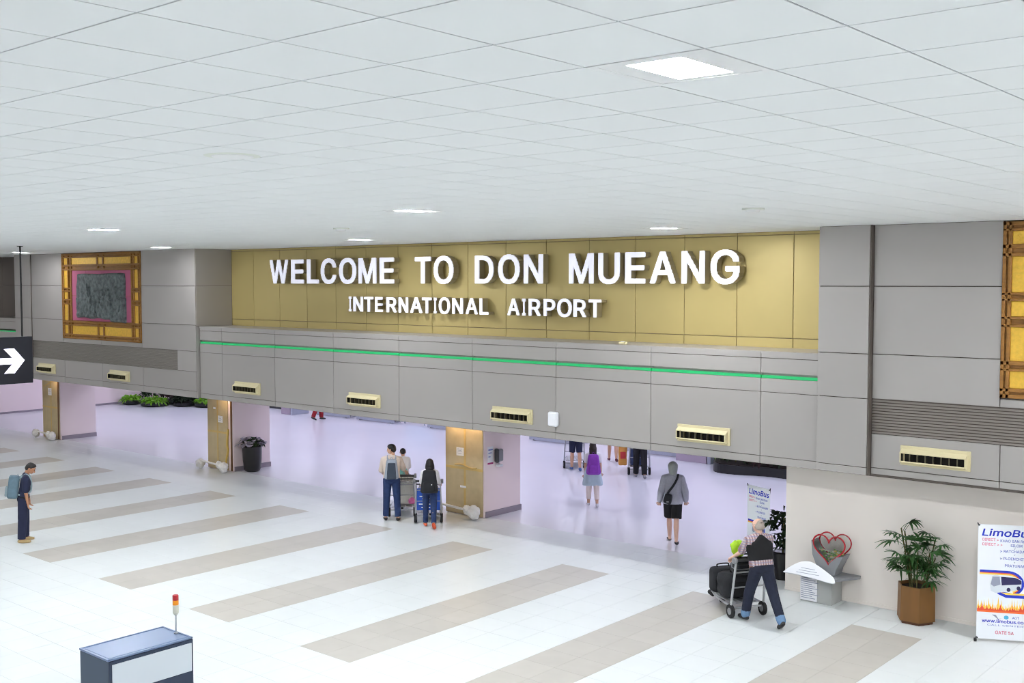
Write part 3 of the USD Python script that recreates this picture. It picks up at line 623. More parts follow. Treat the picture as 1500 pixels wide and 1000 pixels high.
def shirt_shell(p, g, sleeve, hem, arms=True, bulk=0., top=.47):
    s, w = p.s, p.w; P, S, F = p.P, p.S, p.F; X = np.array([1., 0, 0]); pt = lambda x, f, u: P + X * x * s * w + F * f * s + S * u * s
    L = [hull((pt(-.085, 0, hem), .095 * s + g + bulk), (pt(.085, 0, hem), .095 * s + g + bulk), (pt(-.075, 0, .15), .09 * s + g), (pt(.075, 0, .15), .09 * s + g)),
         hull((pt(-.075, 0, .15), .09 * s + g), (pt(.075, 0, .15), .09 * s + g), (pt(-.1, .01, .36), .093 * s + g), (pt(.1, .01, .36), .093 * s + g)),
         hull((pt(-.1, .01, .36), .093 * s + g), (pt(.1, .01, .36), .093 * s + g), (pt(0, -.015, .515 if arms else top), .05 * s + g * .6), (pt(0, -.01, top), .06 * s + g), *[(a[0], .052 * s + g * (.9 if arms else .1)) for a in p.arms])]
    if arms:
        for sh, elb, wr, d2, side in p.arms:
            if sleeve <= 1: L.append(hull((sh, .055 * s + g), (sh + (elb - sh) * sleeve, .05 * s + g)))
            else: L += [hull((sh, .055 * s + g), (elb, .046 * s + g)), hull((elb, .046 * s + g), (elb + (wr - elb) * (sleeve - 1), .033 * s + g))]
    m = union(L); c = pt(0, 0, hem - .04); return m.trim_by_plane(tuple(S), float(c @ S))
def leg_shell(p, g, frac, width=.0, waist=.06, flare=0.):
    s, w = p.s, p.w; P, S, F = p.P, p.S, p.F; X = np.array([1., 0, 0]); pt = lambda x, f, u: P + X * x * s * w + F * f * s + S * u * s
    L = [hull((pt(-.085, -.01, 0), .098 * s + g), (pt(.085, -.01, 0), .098 * s + g), (pt(-.075, 0, waist), .09 * s + g), (pt(.075, 0, waist), .09 * s + g))]
    for hip, knee, ank, f, dn in p.legs:
        if frac <= 1:
            e = hip + (knee - hip) * frac; L.append(hull((hip, .09 * s + g), (e, .07 * s + g + flare)).trim_by_plane(tuple((hip - knee) / np.linalg.norm(hip - knee)), float((e - (knee - hip) * .03) @ (hip - knee) / np.linalg.norm(hip - knee))))
        else:
            e = knee + (ank - knee) * (frac - 1); u = (knee - ank) / np.linalg.norm(knee - ank)
            L += [hull((hip, .09 * s + g), (knee, .062 * s + g + width)), hull((knee, .062 * s + g + width), (e, .048 * s + g + width)).trim_by_plane(tuple(u), float((e - u * .012) @ u))]
    return union(L)
def belt(p, g=.02, z0=.02, z1=.065):
    s = p.s; X = np.array([1., 0, 0]); pt = lambda x, u: p.P + X * x * s * p.w + p.S * u * s
    m = hull((pt(-.082, 0), .096 * s + g), (pt(.082, 0), .096 * s + g), (pt(-.076, .1), .092 * s + g), (pt(.076, .1), .092 * s + g)); return m.trim_by_plane(tuple(p.S), float(z0 * s)).trim_by_plane(tuple(-p.S), float(-z1 * s))
def shoe(p, k, g=.012, sole=True):
    hip, knee, ank, f, dn = p.legs[k]; s = p.s
    return hull((ank + dn * .03 * s, .045 * s), (ank + dn * .04 * s - f * .05 * s, .035 * s), (ank + dn * .045 * s + f * .06 * s, .042 * s), (ank + dn * .052 * s + f * .16 * s, .028 * s), (ank + dn * .05 * s + f * .12 * s + np.array([.02, 0, 0]), .028 * s), (ank + dn * .05 * s + f * .12 * s - np.array([.02, 0, 0]), .028 * s))
def hair_cap(p, kind):
    s = p.s; q = lambda x, y, z: p.hc + p.hR @ (np.array([x, y, z]) * s)
    if kind == 'short': return [m3.Manifold.batch_hull([ball(q(0, -.02, .045), .092 * s, 14), ball(q(0, .03, .07), .068 * s, 12), ball(q(0, -.05, -.005), .066 * s, 12)]).trim_by_plane(tuple(p.hR @ np.array([0, -.75, .66])), float((q(0, .03, .03)) @ (p.hR @ np.array([0, -.75, .66]))))]
    if kind == 'bald': return [m3.Manifold.batch_hull([ball(q(e * .05, -.03, .0), .045 * s), ball(q(e * .04, -.06, -.02), .045 * s), ball(q(e * .055, .0, .03), .03 * s), ball(q(0, -.07, .01), .05 * s)]) for e in (-1, 1)] + [m3.Manifold.batch_hull([ball(q(0, -.042, .028), .080 * s, 12), ball(q(0, -.06, -.02), .055 * s)])]
    ln = {'bob': .1, 'long': .36, 'medium': .14}[kind]
    top = m3.Manifold.batch_hull([ball(q(0, -.018, .045), .096 * s, 14), ball(q(0, .03, .07), .07 * s, 12), ball(q(0, -.05, -.03), .08 * s, 12)]).trim_by_plane(tuple(p.hR @ np.array([0, -.8, .6])), float((q(0, .045, .03)) @ (p.hR @ np.array([0, -.8, .6]))))
    back = -p.F * .075 * s; b = p.hc + np.array([0, 0, -.05 * s])
    if kind == 'bob': return [top, hull((q(-.06, -.02, .0), .05 * s), (q(.06, -.02, .0), .05 * s), (q(-.075, -.035, -.11), .045 * s), (q(.075, -.035, -.11), .045 * s), (q(0, -.075, -.13), .05 * s))]
    fall = hull((q(-.05, -.045, -.02), .055 * s), (q(.05, -.045, -.02), .055 * s), (q(-.05, -.05, -.06) , .05 * s), (q(.05, -.05, -.06), .05 * s), (p.neck + back * 1.1 + np.array([-.055 * s, 0, .1 * s - ln * s * .6]), .04 * s), (p.neck + back * 1.1 + np.array([.055 * s, 0, .1 * s - ln * s * .6]), .04 * s))
    return [top, fall]
def person(label, loc, heading, p, skin, wear, hair=None, hair_kind='short', face=True):
    t = thing('person', label, 'person', (loc[0], loc[1], p.lift), heading)
    b = obj('body', soft(body(p), .03, 6), skin, t, smooth=True)
    if hair: obj('hair', soft(union(hair_cap(p, hair_kind)), .03, 5), hair, t, smooth=True)
    q = lambda x, y, z: p.hc + p.hR @ (np.array([x, y, z]) * p.s)
    if face:
        for e in (-1, 1): obj('eye', hard(ball(q(e * .032, .083, .022), .013 * p.s, 10)), 'eye_dark', t, smooth=True)
        obj('mouth', hard(hull((q(-.02, .088, -.052), .008 * p.s), (q(0, .094, -.052), .009 * p.s), (q(.02, .088, -.052), .008 * p.s))), 'mouth_red', t, smooth=True)
    for name, man, mt in wear:
        obj(name, soft(man, .035, 6) if not isinstance(man, trimesh.Trimesh) else man, mt, t, smooth=True)
    return t
def backpack(label, loc, heading, p, main, side, strap, W=.3, Hh=.44, Dp=.16, low=.02, pocket=True, logo=None):
    s = p.s; t = thing('backpack', label, 'backpack', (loc[0], loc[1], p.lift), heading); X = np.array([1., 0, 0]); P, S, F = p.P, p.S, p.F
    off = -(.093 * s + .02); pt = lambda x, f, u: P + X * x + F * f + S * u
    def rbox(x, f0, f1, u0, u1, r, top=1.):
        L = []
        for a in (-1, 1):
            for f in (f0 + r, f1 - r):
                for u, k in ((u0 + r, 1.), (u1 - r, top)): L.append((pt(a * (x * k - r), f, u), r))
        return hull(*L)
    u1 = low + Hh
    obj('main_bag', soft(rbox(W / 2, off - Dp, off, low, u1, .05, .72), .035, 3), main, t, smooth=True)
    if pocket: obj('front_pocket', soft(rbox(W * .36, off - Dp - .045, off - Dp + .04, low + .03, low + Hh * .5, .03, .9), .03, 3), side, t, smooth=True)
    else: obj('front_panel', soft(rbox(W * .33, off - Dp - .02, off - Dp + .04, low + .01, u1 - .08, .025, .8), .03, 3), side, t, smooth=True)
    for e in (-1, 1):
        a = p.arms[0 if e < 0 else 1][0]; c = a * np.array([.52, 1, 1])
        obj('shoulder_strap', tube(smooth_line([pt(e * .07, off - .02, u1 - .06), c - F * .075 * s + S * .03 * s, c + S * .085 * s, c + F * .09 * s + S * .0 * s, pt(e * .12, .13 * s, .2 * s), pt(e * .15, .0, .1 * s), pt(e * .12, off - .03, low + .1)]), .019, 8), strap, t)
    obj('haul_loop', tube(smooth_line([pt(-.035, off - .05, u1 - .02), pt(-.02, off - .05, u1 + .03), pt(.02, off - .05, u1 + .03), pt(.035, off - .05, u1 - .02)]), .008, 6), strap, t)
    if logo: obj('zip_tag', hard(ball(pt(.06, off - Dp - .045, low + .2), .014)), logo, t)
    return t

# man with slate backpack at left
L1, h1 = (-23.3, 11.1), -27
p = pose(1.73, 7, ((2, 4, 2), (-3, 4, 1)), ((2, 5, 8, 6), (0, 5, 8, 4)), (-4, 28), (0, 0), 1.03)
s = p.s
person('person in navy shirt and trousers standing with bowed head at far left', L1, h1, p, 'skin_tan', [('shirt', shirt_shell(p, .02, .85, -.02), 'navy_cloth'), ('trousers', leg_shell(p, .022, 1.95, .012), 'navy_cloth'), ('belt', belt(p, .024), 'black_cloth'), ('shoe', shoe(p, 0), 'tan_shoe'), ('shoe', shoe(p, 1), 'tan_shoe')], 'hair_black')
backpack('slate blue backpack worn by the man standing at far left', L1, h1, p, 'slate_pack', 'slate_light', 'slate_light', .36, .48, .22, .0)
# man of the couple
L2, h2 = (-18.86, 17.72), 46
p = pose(1.80, 2, ((5, 4, 8), (-3, 4, 4)), ((15, 12, 60, 18), (28, 18, 40, 6)), (62, 6), (0, 0))
person('person in beige shirt and jeans with face turned left, behind a trolley', L2, h2, p, 'skin', [('shirt', shirt_shell(p, .02, .95, -.0), 'beige_cloth'), ('trousers', leg_shell(p, .018, 1.93, .0), 'denim'), ('shoe', shoe(p, 0), 'dark_shoe'), ('shoe', shoe(p, 1), 'dark_shoe')], 'hair_black')
backpack('flat grey backpack with dark centre panel on the beige shirt', L2, h2, p, 'grey_pack', 'graphite_pack', 'grey_pack', .34, .47, .13, .02, False)
# woman of the couple
L3, h3 = (-17.66, 17.77), 42
p = pose(1.58, 5, ((14, 2, 8), (-16, 2, 22)), ((28, 10, 42, 4), (28, 10, 42, 4)), (6, 6), (0, 38), .9)
person('person with black bob hair, white top and jeans pushing a blue trolley', L3, h3, p, 'skin', [('shirt', shirt_shell(p, .018, 1.9, -.02), 'white_cloth'), ('trousers', leg_shell(p, .014, 1.93), 'denim'), ('shoe', shoe(p, 0), 'orange_shoe'), ('shoe', shoe(p, 1), 'orange_shoe')], 'hair_black', 'bob')
backpack('black backpack worn by the woman with the blue trolley', L3, h3, p, 'black_pack', 'black_pack', 'black_pack', .40, .52, .2, -.04, True, 'white_cloth')
# person ahead of the couple
L4, h4 = (-20.0, 19.18), 50
p = pose(1.42, 2, ((10, 2, 5), (-10, 2, 12)), ((20, 8, 60, 8), (20, 8, 60, 8)), (0, 8), (0, 15), .9)
person('person in white top mostly hidden ahead of the beige shirt', L4, h4, p, 'skin', [('shirt', shirt_shell(p, .018, .9, -.02), 'white_cloth'), ('trousers', leg_shell(p, .016, 1.93), 'black_cloth'), ('shoe', shoe(p, 0), 'dark_shoe'), ('shoe', shoe(p, 1), 'dark_shoe')], 'hair_black')
# purple backpack woman
L5, h5 = (-16.22, 22.05), 42
p = pose(1.60, 2, ((9, 1, 6), (-9, 1, 10)), ((-4, 8, 14, 4), (8, 12, 12, 6)), (4, 4), (0, 16), .88)
sk = union([hull(((-.09, 0, .08), .1), ((.09, 0, .08), .1), ((-.13, 0, -.3), .13), ((.13, 0, -.3), .13))]).trim_by_plane((0, 0, 1), -.34)
person('person with long brown hair, pale blue skirt and cream leggings walking away', L5, h5, p, 'skin', [('shirt', shirt_shell(p, .016, .6, .02), 'white_cloth'), ('skirt', sk, 'pale_blue_cloth'), ('leggings', leg_shell(p, .018, 1.72), 'cream_cloth'), ('shoe', shoe(p, 0), 'white_shoe'), ('shoe', shoe(p, 1), 'white_shoe')], 'hair_brown', 'long')
backpack('bright purple backpack worn by the woman in the pale blue skirt', L5, h5, p, 'purple_pack', 'purple_pack', 'purple_dark', .36, .5, .18, -.05)
# hooded man
L6, h6 = (-12.66, 20.1), 34
p = pose(1.76, 3, ((18, -3, 8), (-16, -2, 20)), ((-12, 15, 34, 8), (-10, 18, 36, 14)), (0, 6), (0, 28), .98); s = p.s
q = lambda x, y, z: p.hc + p.hR @ (np.array([x, y, z]) * s)
hood = m3.Manifold.batch_hull([ball(q(0, -.02, .045), .108 * s, 14), ball(q(0, .05, .055), .09 * s, 12), ball(q(0, -.03, -.08), .09 * s, 12), ball(q(0, .02, -.07), .08 * s, 12)]).trim_by_plane(tuple(p.hR @ np.array([0, -1., 0])), float(q(0, .075, 0) @ (p.hR @ np.array([0, -1., 0]))))
person('person in grey hooded top and black shorts walking away alone', L6, h6, p, 'skin_pale', [('hooded_top', shirt_shell(p, .03, 1.88, -.05, bulk=.016), 'grey_hoodie'), ('hood', hood, 'hood_grey'), ('shorts', leg_shell(p, .026, .92, flare=.014), 'black_cloth'), ('sandal', shoe(p, 0).trim_by_plane((0, 0, -1), -float(p.legs[0][2][2] - .05 * s)), 'dark_shoe'), ('sandal', shoe(p, 1).trim_by_plane((0, 0, -1), -float(p.legs[1][2][2] - .05 * s)), 'dark_shoe')], 'hair_black')
t = thing('sling_bag', 'black sling bag slung across the back of the grey hooded top', 'bag', (*L6, p.lift), h6)
obj('pouch', soft(hull(((-.13, -.165, .12), .045), ((-.16, -.165, -.0), .05), ((-.08, -.175, -.03), .05), ((-.06, -.17, .1), .05)), .03, 3), 'black_pack', t, smooth=True)
obj('strap', tube(smooth_line([(-.12, -.16, .16), (0, -.165, .32), (.08, -.13, .46), (.11, -.02, .535), (.08, .1, .42), (-.06, .15, .2), (-.17, .02, .06), (-.15, -.13, .03)]), .024, 8), 'black_pack', t); obj('buckle', cbx(-.14, -.09, -.235, -.22, -.02, .0, .004), 'mid_grey', t)
# elderly man with trolley
L7, h7 = (-8.47, 16.14), 58
p = pose(1.78, 12, ((24, 3, 10), (-26, 3, 6)), ((36, 8, 24, 4), (36, 8, 26, 4)), (10, 2), (0, 30), 1.08)
cuffs = [hull((a + (k - a) / np.linalg.norm(k - a) * .02, .078), (a + (k - a) / np.linalg.norm(k - a) * .075, .08)) for _, k, a, _, _ in p.legs]
person('grey haired balding person in black vest and plaid shirt pushing a loaded trolley', L7, h7, p, 'skin_pale', [('plaid_shirt', shirt_shell(p, .024, .8, .06), 'plaid_cloth'), ('vest', shirt_shell(p, .034, .1, .17, arms=False), 'black_cloth'), ('trousers', leg_shell(p, .022, 1.9, .004, .02), 'dark_denim'), ('belt', belt(p, .026, .01, .06), 'belt_brown'), ('jean_cuff', cuffs[0], 'denim_cuff'), ('jean_cuff', cuffs[1], 'denim_cuff'), ('shoe', shoe(p, 0), 'dark_shoe'), ('shoe', shoe(p, 1), 'dark_shoe')], 'hair_grey', 'bald')
# distant people
def far(label, loc, heading, H, top, bot, bottom_shell, shoem, hairk='short', sk='skin', stride=14):
    p = pose(H, 2, ((stride, 2, 6), (-stride, 2, 12)), ((22, 8, 45, 6), (22, 8, 45, 6)), (0, 4), (0, 18))
    low = leg_shell(p, .02, *bottom_shell)
    person(label, loc, heading, p, sk, [('shirt', shirt_shell(p, .02, .85, -.03), top), ('trousers' if bottom_shell[0] > 1 else 'shorts', low, bot), ('shoe', shoe(p, 0), shoem), ('shoe', shoe(p, 1), shoem)], 'hair_black', hairk)
far('person in navy shorts and blue shoes, cut off by the beam beside the purple backpack', (-19.75, 26.0), 40, 1.75, 'navy_cloth', 'navy_cloth', (.95,), 'blue_shoe', sk='skin', stride=9)
far('person with bare legs and maroon shoes cut off by the beam', (-19.9, 28.1), 36, 1.7, 'white_cloth', 'red_cloth', (.45,), 'maroon_shoe', stride=8)
far('person in black trousers pushing a trolley, cut off by the beam', (-17.6, 26.2), 36, 1.75, 'black_cloth', 'black_cloth', (1.93, .01), 'mid_grey', stride=12)
far('person in red trousers and black boots far away under the beam', (-35.1, 28.95), -60, 1.7, 'black_cloth', 'red_cloth', (1.95, .02), 'black_plastic', stride=8)

# ================= TROLLEYS AND LUGGAGE =================
def trolley(label, loc, heading, panel=None, words_=False):
    t = thing('luggage_trolley', label, 'luggage trolley', (*loc, 0), heading, 'airport luggage trolleys')
    W = .30
    fr = []
    for e in (-1, 1):
        fr += [tube(smooth_line([(e * W, -.36, .1), (e * W, -.40, .35), (e * (W - .02), -.46, .8), (e * (W - .02), -.5, 1.0)]), .021, 10), tube(smooth_line([(e * W, -.36, .2), (e * (W - .02), .0, .2), (e * .2, .4, .19), (e * .13, .62, .18)]), .02, 8)]
    fr += [tube([(-W, -.42, .52), (W, -.42, .52)], .014, 8), tube([(-W + .02, -.455, .78), (W - .02, -.455, .78)], .014, 8), tube([(-W, -.36, .16), (W, -.36, .16)], .018, 8), tube([(-.13, .62, .18), (.13, .62, .18)], .02, 8)]
    obj('frame', fr, 'silver_paint', t)
    obj('platform', [cbx(-.25, .25, -.34, .3, .215, .23, .005), cbx(-.17, .17, .3, .6, .205, .22, .005)] + [tube([(e * .09, -.34, .24), (e * .07, .6, .23)], .01, 6) for e in (-2, -1, 0, 1, 2)], 'silver_paint', t)
    obj('handle', tube([(-W - .02, -.52, 1.0), (W + .02, -.52, 1.0)], .026, 12), 'dark_grey', t); obj('brake_bar', tube([(-W + .03, -.53, .93), (W - .03, -.53, .93)], .014, 8), 'black_plastic', t)
    obj('grip_cap', mv(lathe([(0, -.03), (.05, -.03), (.06, 0), (.05, .03), (0, .03)], 14).apply_transform(trimesh.transformations.rotation_matrix(math.pi / 2, (0, 1, 0))), -W - .02, -.52, 1.0), 'mid_grey', t); obj('grip_cap', mv(lathe([(0, -.03), (.05, -.03), (.06, 0), (.05, .03), (0, .03)], 14).apply_transform(trimesh.transformations.rotation_matrix(math.pi / 2, (0, 1, 0))), W + .02, -.52, 1.0), 'mid_grey', t)
    bk = [tube([(-.24, -.44, z), (-.22, -.24, z), (.22, -.24, z), (.24, -.44, z)], .008, 6) for z in (.82, .98)] + [tube([(x, -.24, .82), (x, -.24, .98)], .006, 6) for x in np.linspace(-.22, .22, 7)] + [bx(-.23, .23, -.44, -.24, .815, .822)]
    obj('basket', bk, 'chrome', t)
    obj('bumper', tube(smooth_line([(-.2, .45, .16), (-.16, .66, .16), (0, .7, .16), (.16, .66, .16), (.2, .45, .16)]), .03, 8), 'rubber', t)
    for x, y, r in ((-W, -.36, .115), (W, -.36, .115), (0, .5, .085)):
        w = obj('wheel', mv(lathe([(.0, -.02), (r * .55, -.022), (r * .9, -.03), (r, -.018), (r, .018), (r * .9, .03), (r * .55, .022), (0, .02)], 22).apply_transform(trimesh.transformations.rotation_matrix(math.pi / 2, (0, 1, 0))), x, y, r), 'rubber', t)
        obj('hub', mv(lathe([(0, -.034), (r * .5, -.03), (r * .5, .03), (0, .034)], 16).apply_transform(trimesh.transformations.rotation_matrix(math.pi / 2, (0, 1, 0))), x, y, r), 'mid_grey', w)
    obj('caster_fork', [bx(-.045, -.035, .44, .56, .06, .2), bx(.035, .045, .44, .56, .06, .2)], 'dark_grey', t)
    if panel:
        a = rot(cbx(-.27, .27, -.006, .006, 0, .52, .003), 6, (1, 0, 0)); pn = obj('advert_panel', mv(a, 0, -.40, .3), panel, t, smooth=False)
        for k, (z, ww) in enumerate(((.62, .18), (.57, .12), (.44, .2), (.36, .14), (.74, .1))): obj('lettering', bx(-ww - .02, ww * .3, -.44 - .01 * (z - .3), -.4425 - .1 * (z - .3), z, z + .025), 'print_white', pn, smooth=False)
    return t
trolley('trolley with black bags pushed by the balding person at right', (-9.17, 16.58), h7)
trolley('trolley with bright blue panel pushed by the woman in white', (-18.26, 18.36), h3, 'panel_blue')
trolley('trolley with a grey suitcase in front of the beige shirt', (-19.25, 18.42), h2)
trolley('distant trolley beside the person in black trousers', (-18.15, 26.9), 40)
trolley('distant trolley ahead of the person in navy shorts', (-20.3, 26.6), 42)
def bag(name, label, cat, loc, heading, dims, m, parts=(), r=.05, z0=0):
    t = thing(name, label, cat, (*loc[:2], loc[2]), heading); x, y, z = dims
    L = [((a * (x / 2 - r), b * (y / 2 - r), c), r) for a in (-1, 1) for b in (-1, 1) for c in (r, z - r)]
    sh = soft(hull(*L), .04, 2)
    if cat == 'bag': sh.vertices = sh.vertices + sh.vertex_normals * ((meshkit.fbm(sh.vertices * 7 + x * 31, 3, 4) - .5) * .14 * min(dims))[:, None]; sh.vertices[:, 2] = np.maximum(sh.vertices[:, 2], .0)
    obj('shell', sh, m, t, smooth=True)
    for pn, mesh, pm in parts: obj(pn, mesh, pm, t)
    return t
def carry(x, z, y=0, m='black_plastic', r=.012): return ('handle', tube(smooth_line([(-x, y, z - .01), (-x, y, z + .05), (x, y, z + .05), (x, y, z - .01)]), r, 8), m)
b0 = np.array([-9.17, 16.58, 0]); R7 = rz(h7)
def on7(x, y, z): return tuple(b0 + R7 @ np.array([x, y, z]))
bag('duffel_bag', 'large black bag lying on the trolley at right', 'bag', on7(0, .0, .245), h7, (.6, .42, .42), 'black_pack', [carry(.1, .42), ('side_pocket', cbx(-.2, .2, -.235, -.2, .06, .3, .02), 'black_cloth')], .12)
bag('suitcase', 'black upright suitcase at the front of the trolley at right', 'suitcase', on7(-.02, .44, .225), h7, (.44, .24, .42), 'black_pack', [carry(.1, .42), ('front_pocket', cbx(-.17, .17, .11, .14, .08, .3, .02), 'black_cloth')], .06)
bag('shoulder_bag', 'soft black bag in the top basket of the trolley at right', 'bag', on7(.04, -.26, .69), h7, (.5, .3, .28), 'black_pack', [carry(.1, .28)], .08)
t = thing('lime_jacket', 'bright lime green bundle tucked on the trolley handle at right', 'jacket', on7(-.1, -.26, .99), h7); obj('cloth', mv(lump(4, .12), 0, 0, 0), 'lime_cloth', t); obj('collar', tube(smooth_line([(-.06, .0, .2), (0, .04, .24), (.06, 0, .2)]), .02, 8), 'lime_cloth', t)
b2 = np.array([-19.25, 18.42, 0]); R2 = rz(h2)
def on2(x, y, z): return tuple(b2 + R2 @ np.array([x, y, z]))
bag('suitcase', 'pale grey hard suitcase standing on the trolley of the couple', 'suitcase', on2(.06, -.06, .245), h2, (.5, .3, .68), 'suitcase_grey', [carry(.1, .68, 0, 'mid_grey')] + [('rib', cbx(x - .012, x + .012, -.158, -.145, .08, .6, .004), 'suitcase_grey') for x in (-.12, 0, .12)], .05)
t = thing('soft_toy', 'small pink toy hanging under the trolley of the couple', 'toy', on2(.24, -.42, .30), h2); obj('toy_body', lump(6, .07), 'pink_toy', t); obj('cord', tube([(0, 0, .12), (0, .02, .24)], .006, 6), 'pink_toy', t)
bag('carrier_bag', 'white and teal carrier bag on top of the pale grey suitcase', 'bag', on2(.0, .02, .925), h2, (.26, .2, .18), 'teal_cloth', [carry(.06, .2, 0, 'white_cloth')], .07)
bag('suitcase', 'blue suitcase on the distant trolley beside the black trousers', 'suitcase', (-18.15, 26.9, .245), 40, (.46, .4, .6), 'suitcase_blue', [carry(.1, .6)], .05)
bag('carrier_bag', 'orange and red carrier bag on the distant trolley', 'bag', (-18.45, 26.55, .245), 40, (.24, .24, .62), 'bag_orange', [carry(.06, .62), ('printed_patch', cbx(-.08, .08, -.135, -.118, .2, .4, .005), 'bag_red')], .04)

# ================= BANNERS =================
def banner(label, loc, rotz, W, H, group=None):
    t = thing('display_banner', label, 'banner', loc, rotz)
    sheet = obj('sheet', bx(0, W, -.003, 0, .05, H + .05), 'print_white', t, smooth=False)
    kx, kz = W / 333.0, H / 820.0; X = lambda u: (u - 165) * kx; Z = lambda v: .05 + H - (v - 115) * kz; D = -.0034
    def word(s, u, v, h, m, bold=False, italic=0., width=None): obj('lettering', mv(text(s, h * kz, bold, italic, .0012, width * kx if width else None), X(u), D + .0, Z(v)), m, sheet, smooth=False)
    word('LimoBus', 186, 196, 48, 'print_blue', True, .22, 296)
    word('DIRECT >', 190, 232, 18, 'print_pink', True, 0, 92); word('KHAO SAN ROAD', 292, 237, 18, 'print_soft_blue', True, 0, 172)
    word('DIRECT > >', 190, 265, 18, 'print_pink', True, 0, 114); word('SILOM', 350, 268, 18, 'print_soft_blue', True, 0, 66)
    for v in (286, 330, 383): word('v', 370, v, 12, 'print_grey', True)
    word('> RATCHADAMRI', 292, 310, 18, 'print_soft_blue', True, 0, 182); word('> PLOENCHIT', 292, 362, 18, 'print_soft_blue', True, 0, 142); word('PRATUNAM', 320, 412, 18, 'print_soft_blue', True, 0, 120)
    def flat(pts, m, name='printed_picture', dd=.0006, off=0.): 
        q = upright(prism(Polygon([(X(u), Z(v)) for u, v in pts]), dd)); obj(name, mv(q, 0, D - off, 0), m, sheet, smooth=False)
    def swoosh(g0, g1, m, off):
        def arc(g, n=14): return [(178, 440 + g)] + [(330, 440 + g)] + [(340 + (92 - g) * math.sin(a), 440 + g + (92 - g) * (1 - math.cos(a))) for a in np.linspace(.1, math.pi * .86, n)]
        flat(arc(g0) + arc(g1)[::-1], m, 'printed_stripe', .0006, off)
    swoosh(0, 16, 'print_blue', .0); swoosh(16, 22, 'print_red', .0); swoosh(22, 32, 'print_yellow', .0)
    flat([(262, 586), (498, 612), (498, 632), (330, 632), (290, 612)], 'print_blue', 'printed_stripe'); flat([(300, 596), (498, 600), (498, 611), (330, 611)], 'print_yellow', 'printed_stripe', .0006, .0008)
    flat([(238, 545), (250, 480), (275, 470), (300, 480), (380, 482), (418, 500), (416, 556), (400, 572), (270, 602), (244, 588)], 'print_bus', off=.0016); flat([(300, 484), (380, 486), (416, 504), (416, 530), (305, 545)], 'print_navy', off=.0024); flat([(242, 540), (252, 486), (292, 484), (298, 540), (260, 556)], 'print_grey', off=.0024)
    for u, v in ((344, 574), (400, 560)): flat([(u + 11 * math.cos(a), v + 15 * math.sin(a)) for a in np.linspace(0, 6.28, 14)[:-1]], 'print_navy', off=.003)
    r = random.Random(11)
    def skyline(m, base, lo, hi, off):
        pts = [(167, base)]; u = 167
        while u < 488:
            w = r.uniform(8, 20); h = r.uniform(lo, hi); pts += [(u, base - h * .4), (u + w * .3, base - h * .55), (u + w * .5, base - h), (u + w * .7, base - h * .55), (u + w, base - h * .4)]; u += w + .5
        flat(pts + [(u, base)], m, 'printed_skyline', .0006, off)
    skyline('print_yellow', 735, 50, 110, .0); skyline('print_red', 738, 25, 70, .0008); flat([(167, 730), (492, 730), (492, 742), (167, 742)], 'print_orange', 'printed_skyline', .0006, .0016)
    flat([(335 + 14 * math.cos(a), 773 + 14 * math.sin(a)) for a in np.linspace(0, 6.28, 16)[:-1]], 'print_cyan', 'printed_emblem'); word('AOT', 368, 782, 16, 'print_soft_blue', True)
    flat([(252, 758), (275, 758), (290, 785), (310, 783), (288, 790), (268, 770)], 'print_grey', 'printed_emblem')
    word('www.limobus.co.th', 196, 814, 22, 'print_blue', True, 0, 272); word('CALL CENTER', 228, 838, 11, 'print_soft_blue', False, 0, 205); word('GATE 5A', 274, 895, 22, 'print_pink', True, 0, 106)
    for x in (0, W):
        for z in (.05, H + .05): obj('eyelet', mv(lathe([(0, -.006), (.012, -.006), (.012, .006), (0, .006)], 12).apply_transform(trimesh.transformations.rotation_matrix(math.pi / 2, (1, 0, 0))), x + (.014 if x == 0 else -.014), -.004, z + (.014 if z < 1 else -.014)), 'black_plastic', sheet)
    hub = (W / 2, .12, .72)
    obj('cross_pole', tube([(-.01, .0, .05), hub, (W + .01, .0, H + .07)], .009, 8), 'dark_grey', t); obj('cross_pole', tube([(W + .01, .0, .05), hub, (-.01, .0, H + .07)], .009, 8), 'dark_grey', t)
    obj('rear_leg', tube([hub, (W / 2, .42, .012)], .01, 8), 'dark_grey', t); obj('hub', mv(hard(ball((0, 0, 0), .035)), *hub), 'black_plastic', t)
    for x in (-.01, W + .01): obj('foot', cbx(x - .02, x + .02, -.02, .03, 0, .05, .006), 'black_plastic', t)
    return t
banner('white bus banner cut off by the right edge beside the palm', (-5.53, 17.55, 0), 27, .84, 1.79)
banner('white bus banner behind the balding person, at the end of the cream wall', (-10.24, 18.92, 0), -22, .64, 1.66)

# ================= HEART STAND =================
t = thing('heart_stand', 'grey donation stand with red heart frame and white curved desk', 'display stand', (0, 0, 0))
obj('cabinet', cbx(-8.62, -8.04, 17.87, 18.27, 0, .46, .006), 'cabinet_grey', t, smooth=False)
tp = obj('text_panel', bx(-8.62, -8.31, 17.86, 17.87, .02, .44), 'paper', t, smooth=False)
for k in range(11): obj('lettering', bx(-8.60, -8.60 + .2 + .06 * ((k * 7) % 3), 17.857, 17.86, .41 - .035 * k, 0.421 - .035 * k), 'print_grey', tp, smooth=False)
obj('tabletop', mv(prism(Polygon([(-8.7, 17.8), (-7.96, 17.68), (-7.68, 18.2), (-7.7, 18.28), (-8.7, 18.29)]), .045), 0, 0, .46), 'cabinet_dark', t, smooth=False)
d = upright(prism(Polygon(smooth_line([(-8.86, .0), (-8.76, .12), (-8.6, .24), (-8.42, .27), (-8.22, .2), (-7.98, .08), (-7.92, .02), (-7.93, -.05), (-8.3, -.02), (-8.6, .0), (-8.86, 0)], 5)[:-1]), .03)); rot(d, -38, (1, 0, 0), (0, 0, 0)); dk = obj('curved_desk', mv(d, 0, 17.7, .48), 'gloss_white', t, smooth=False)
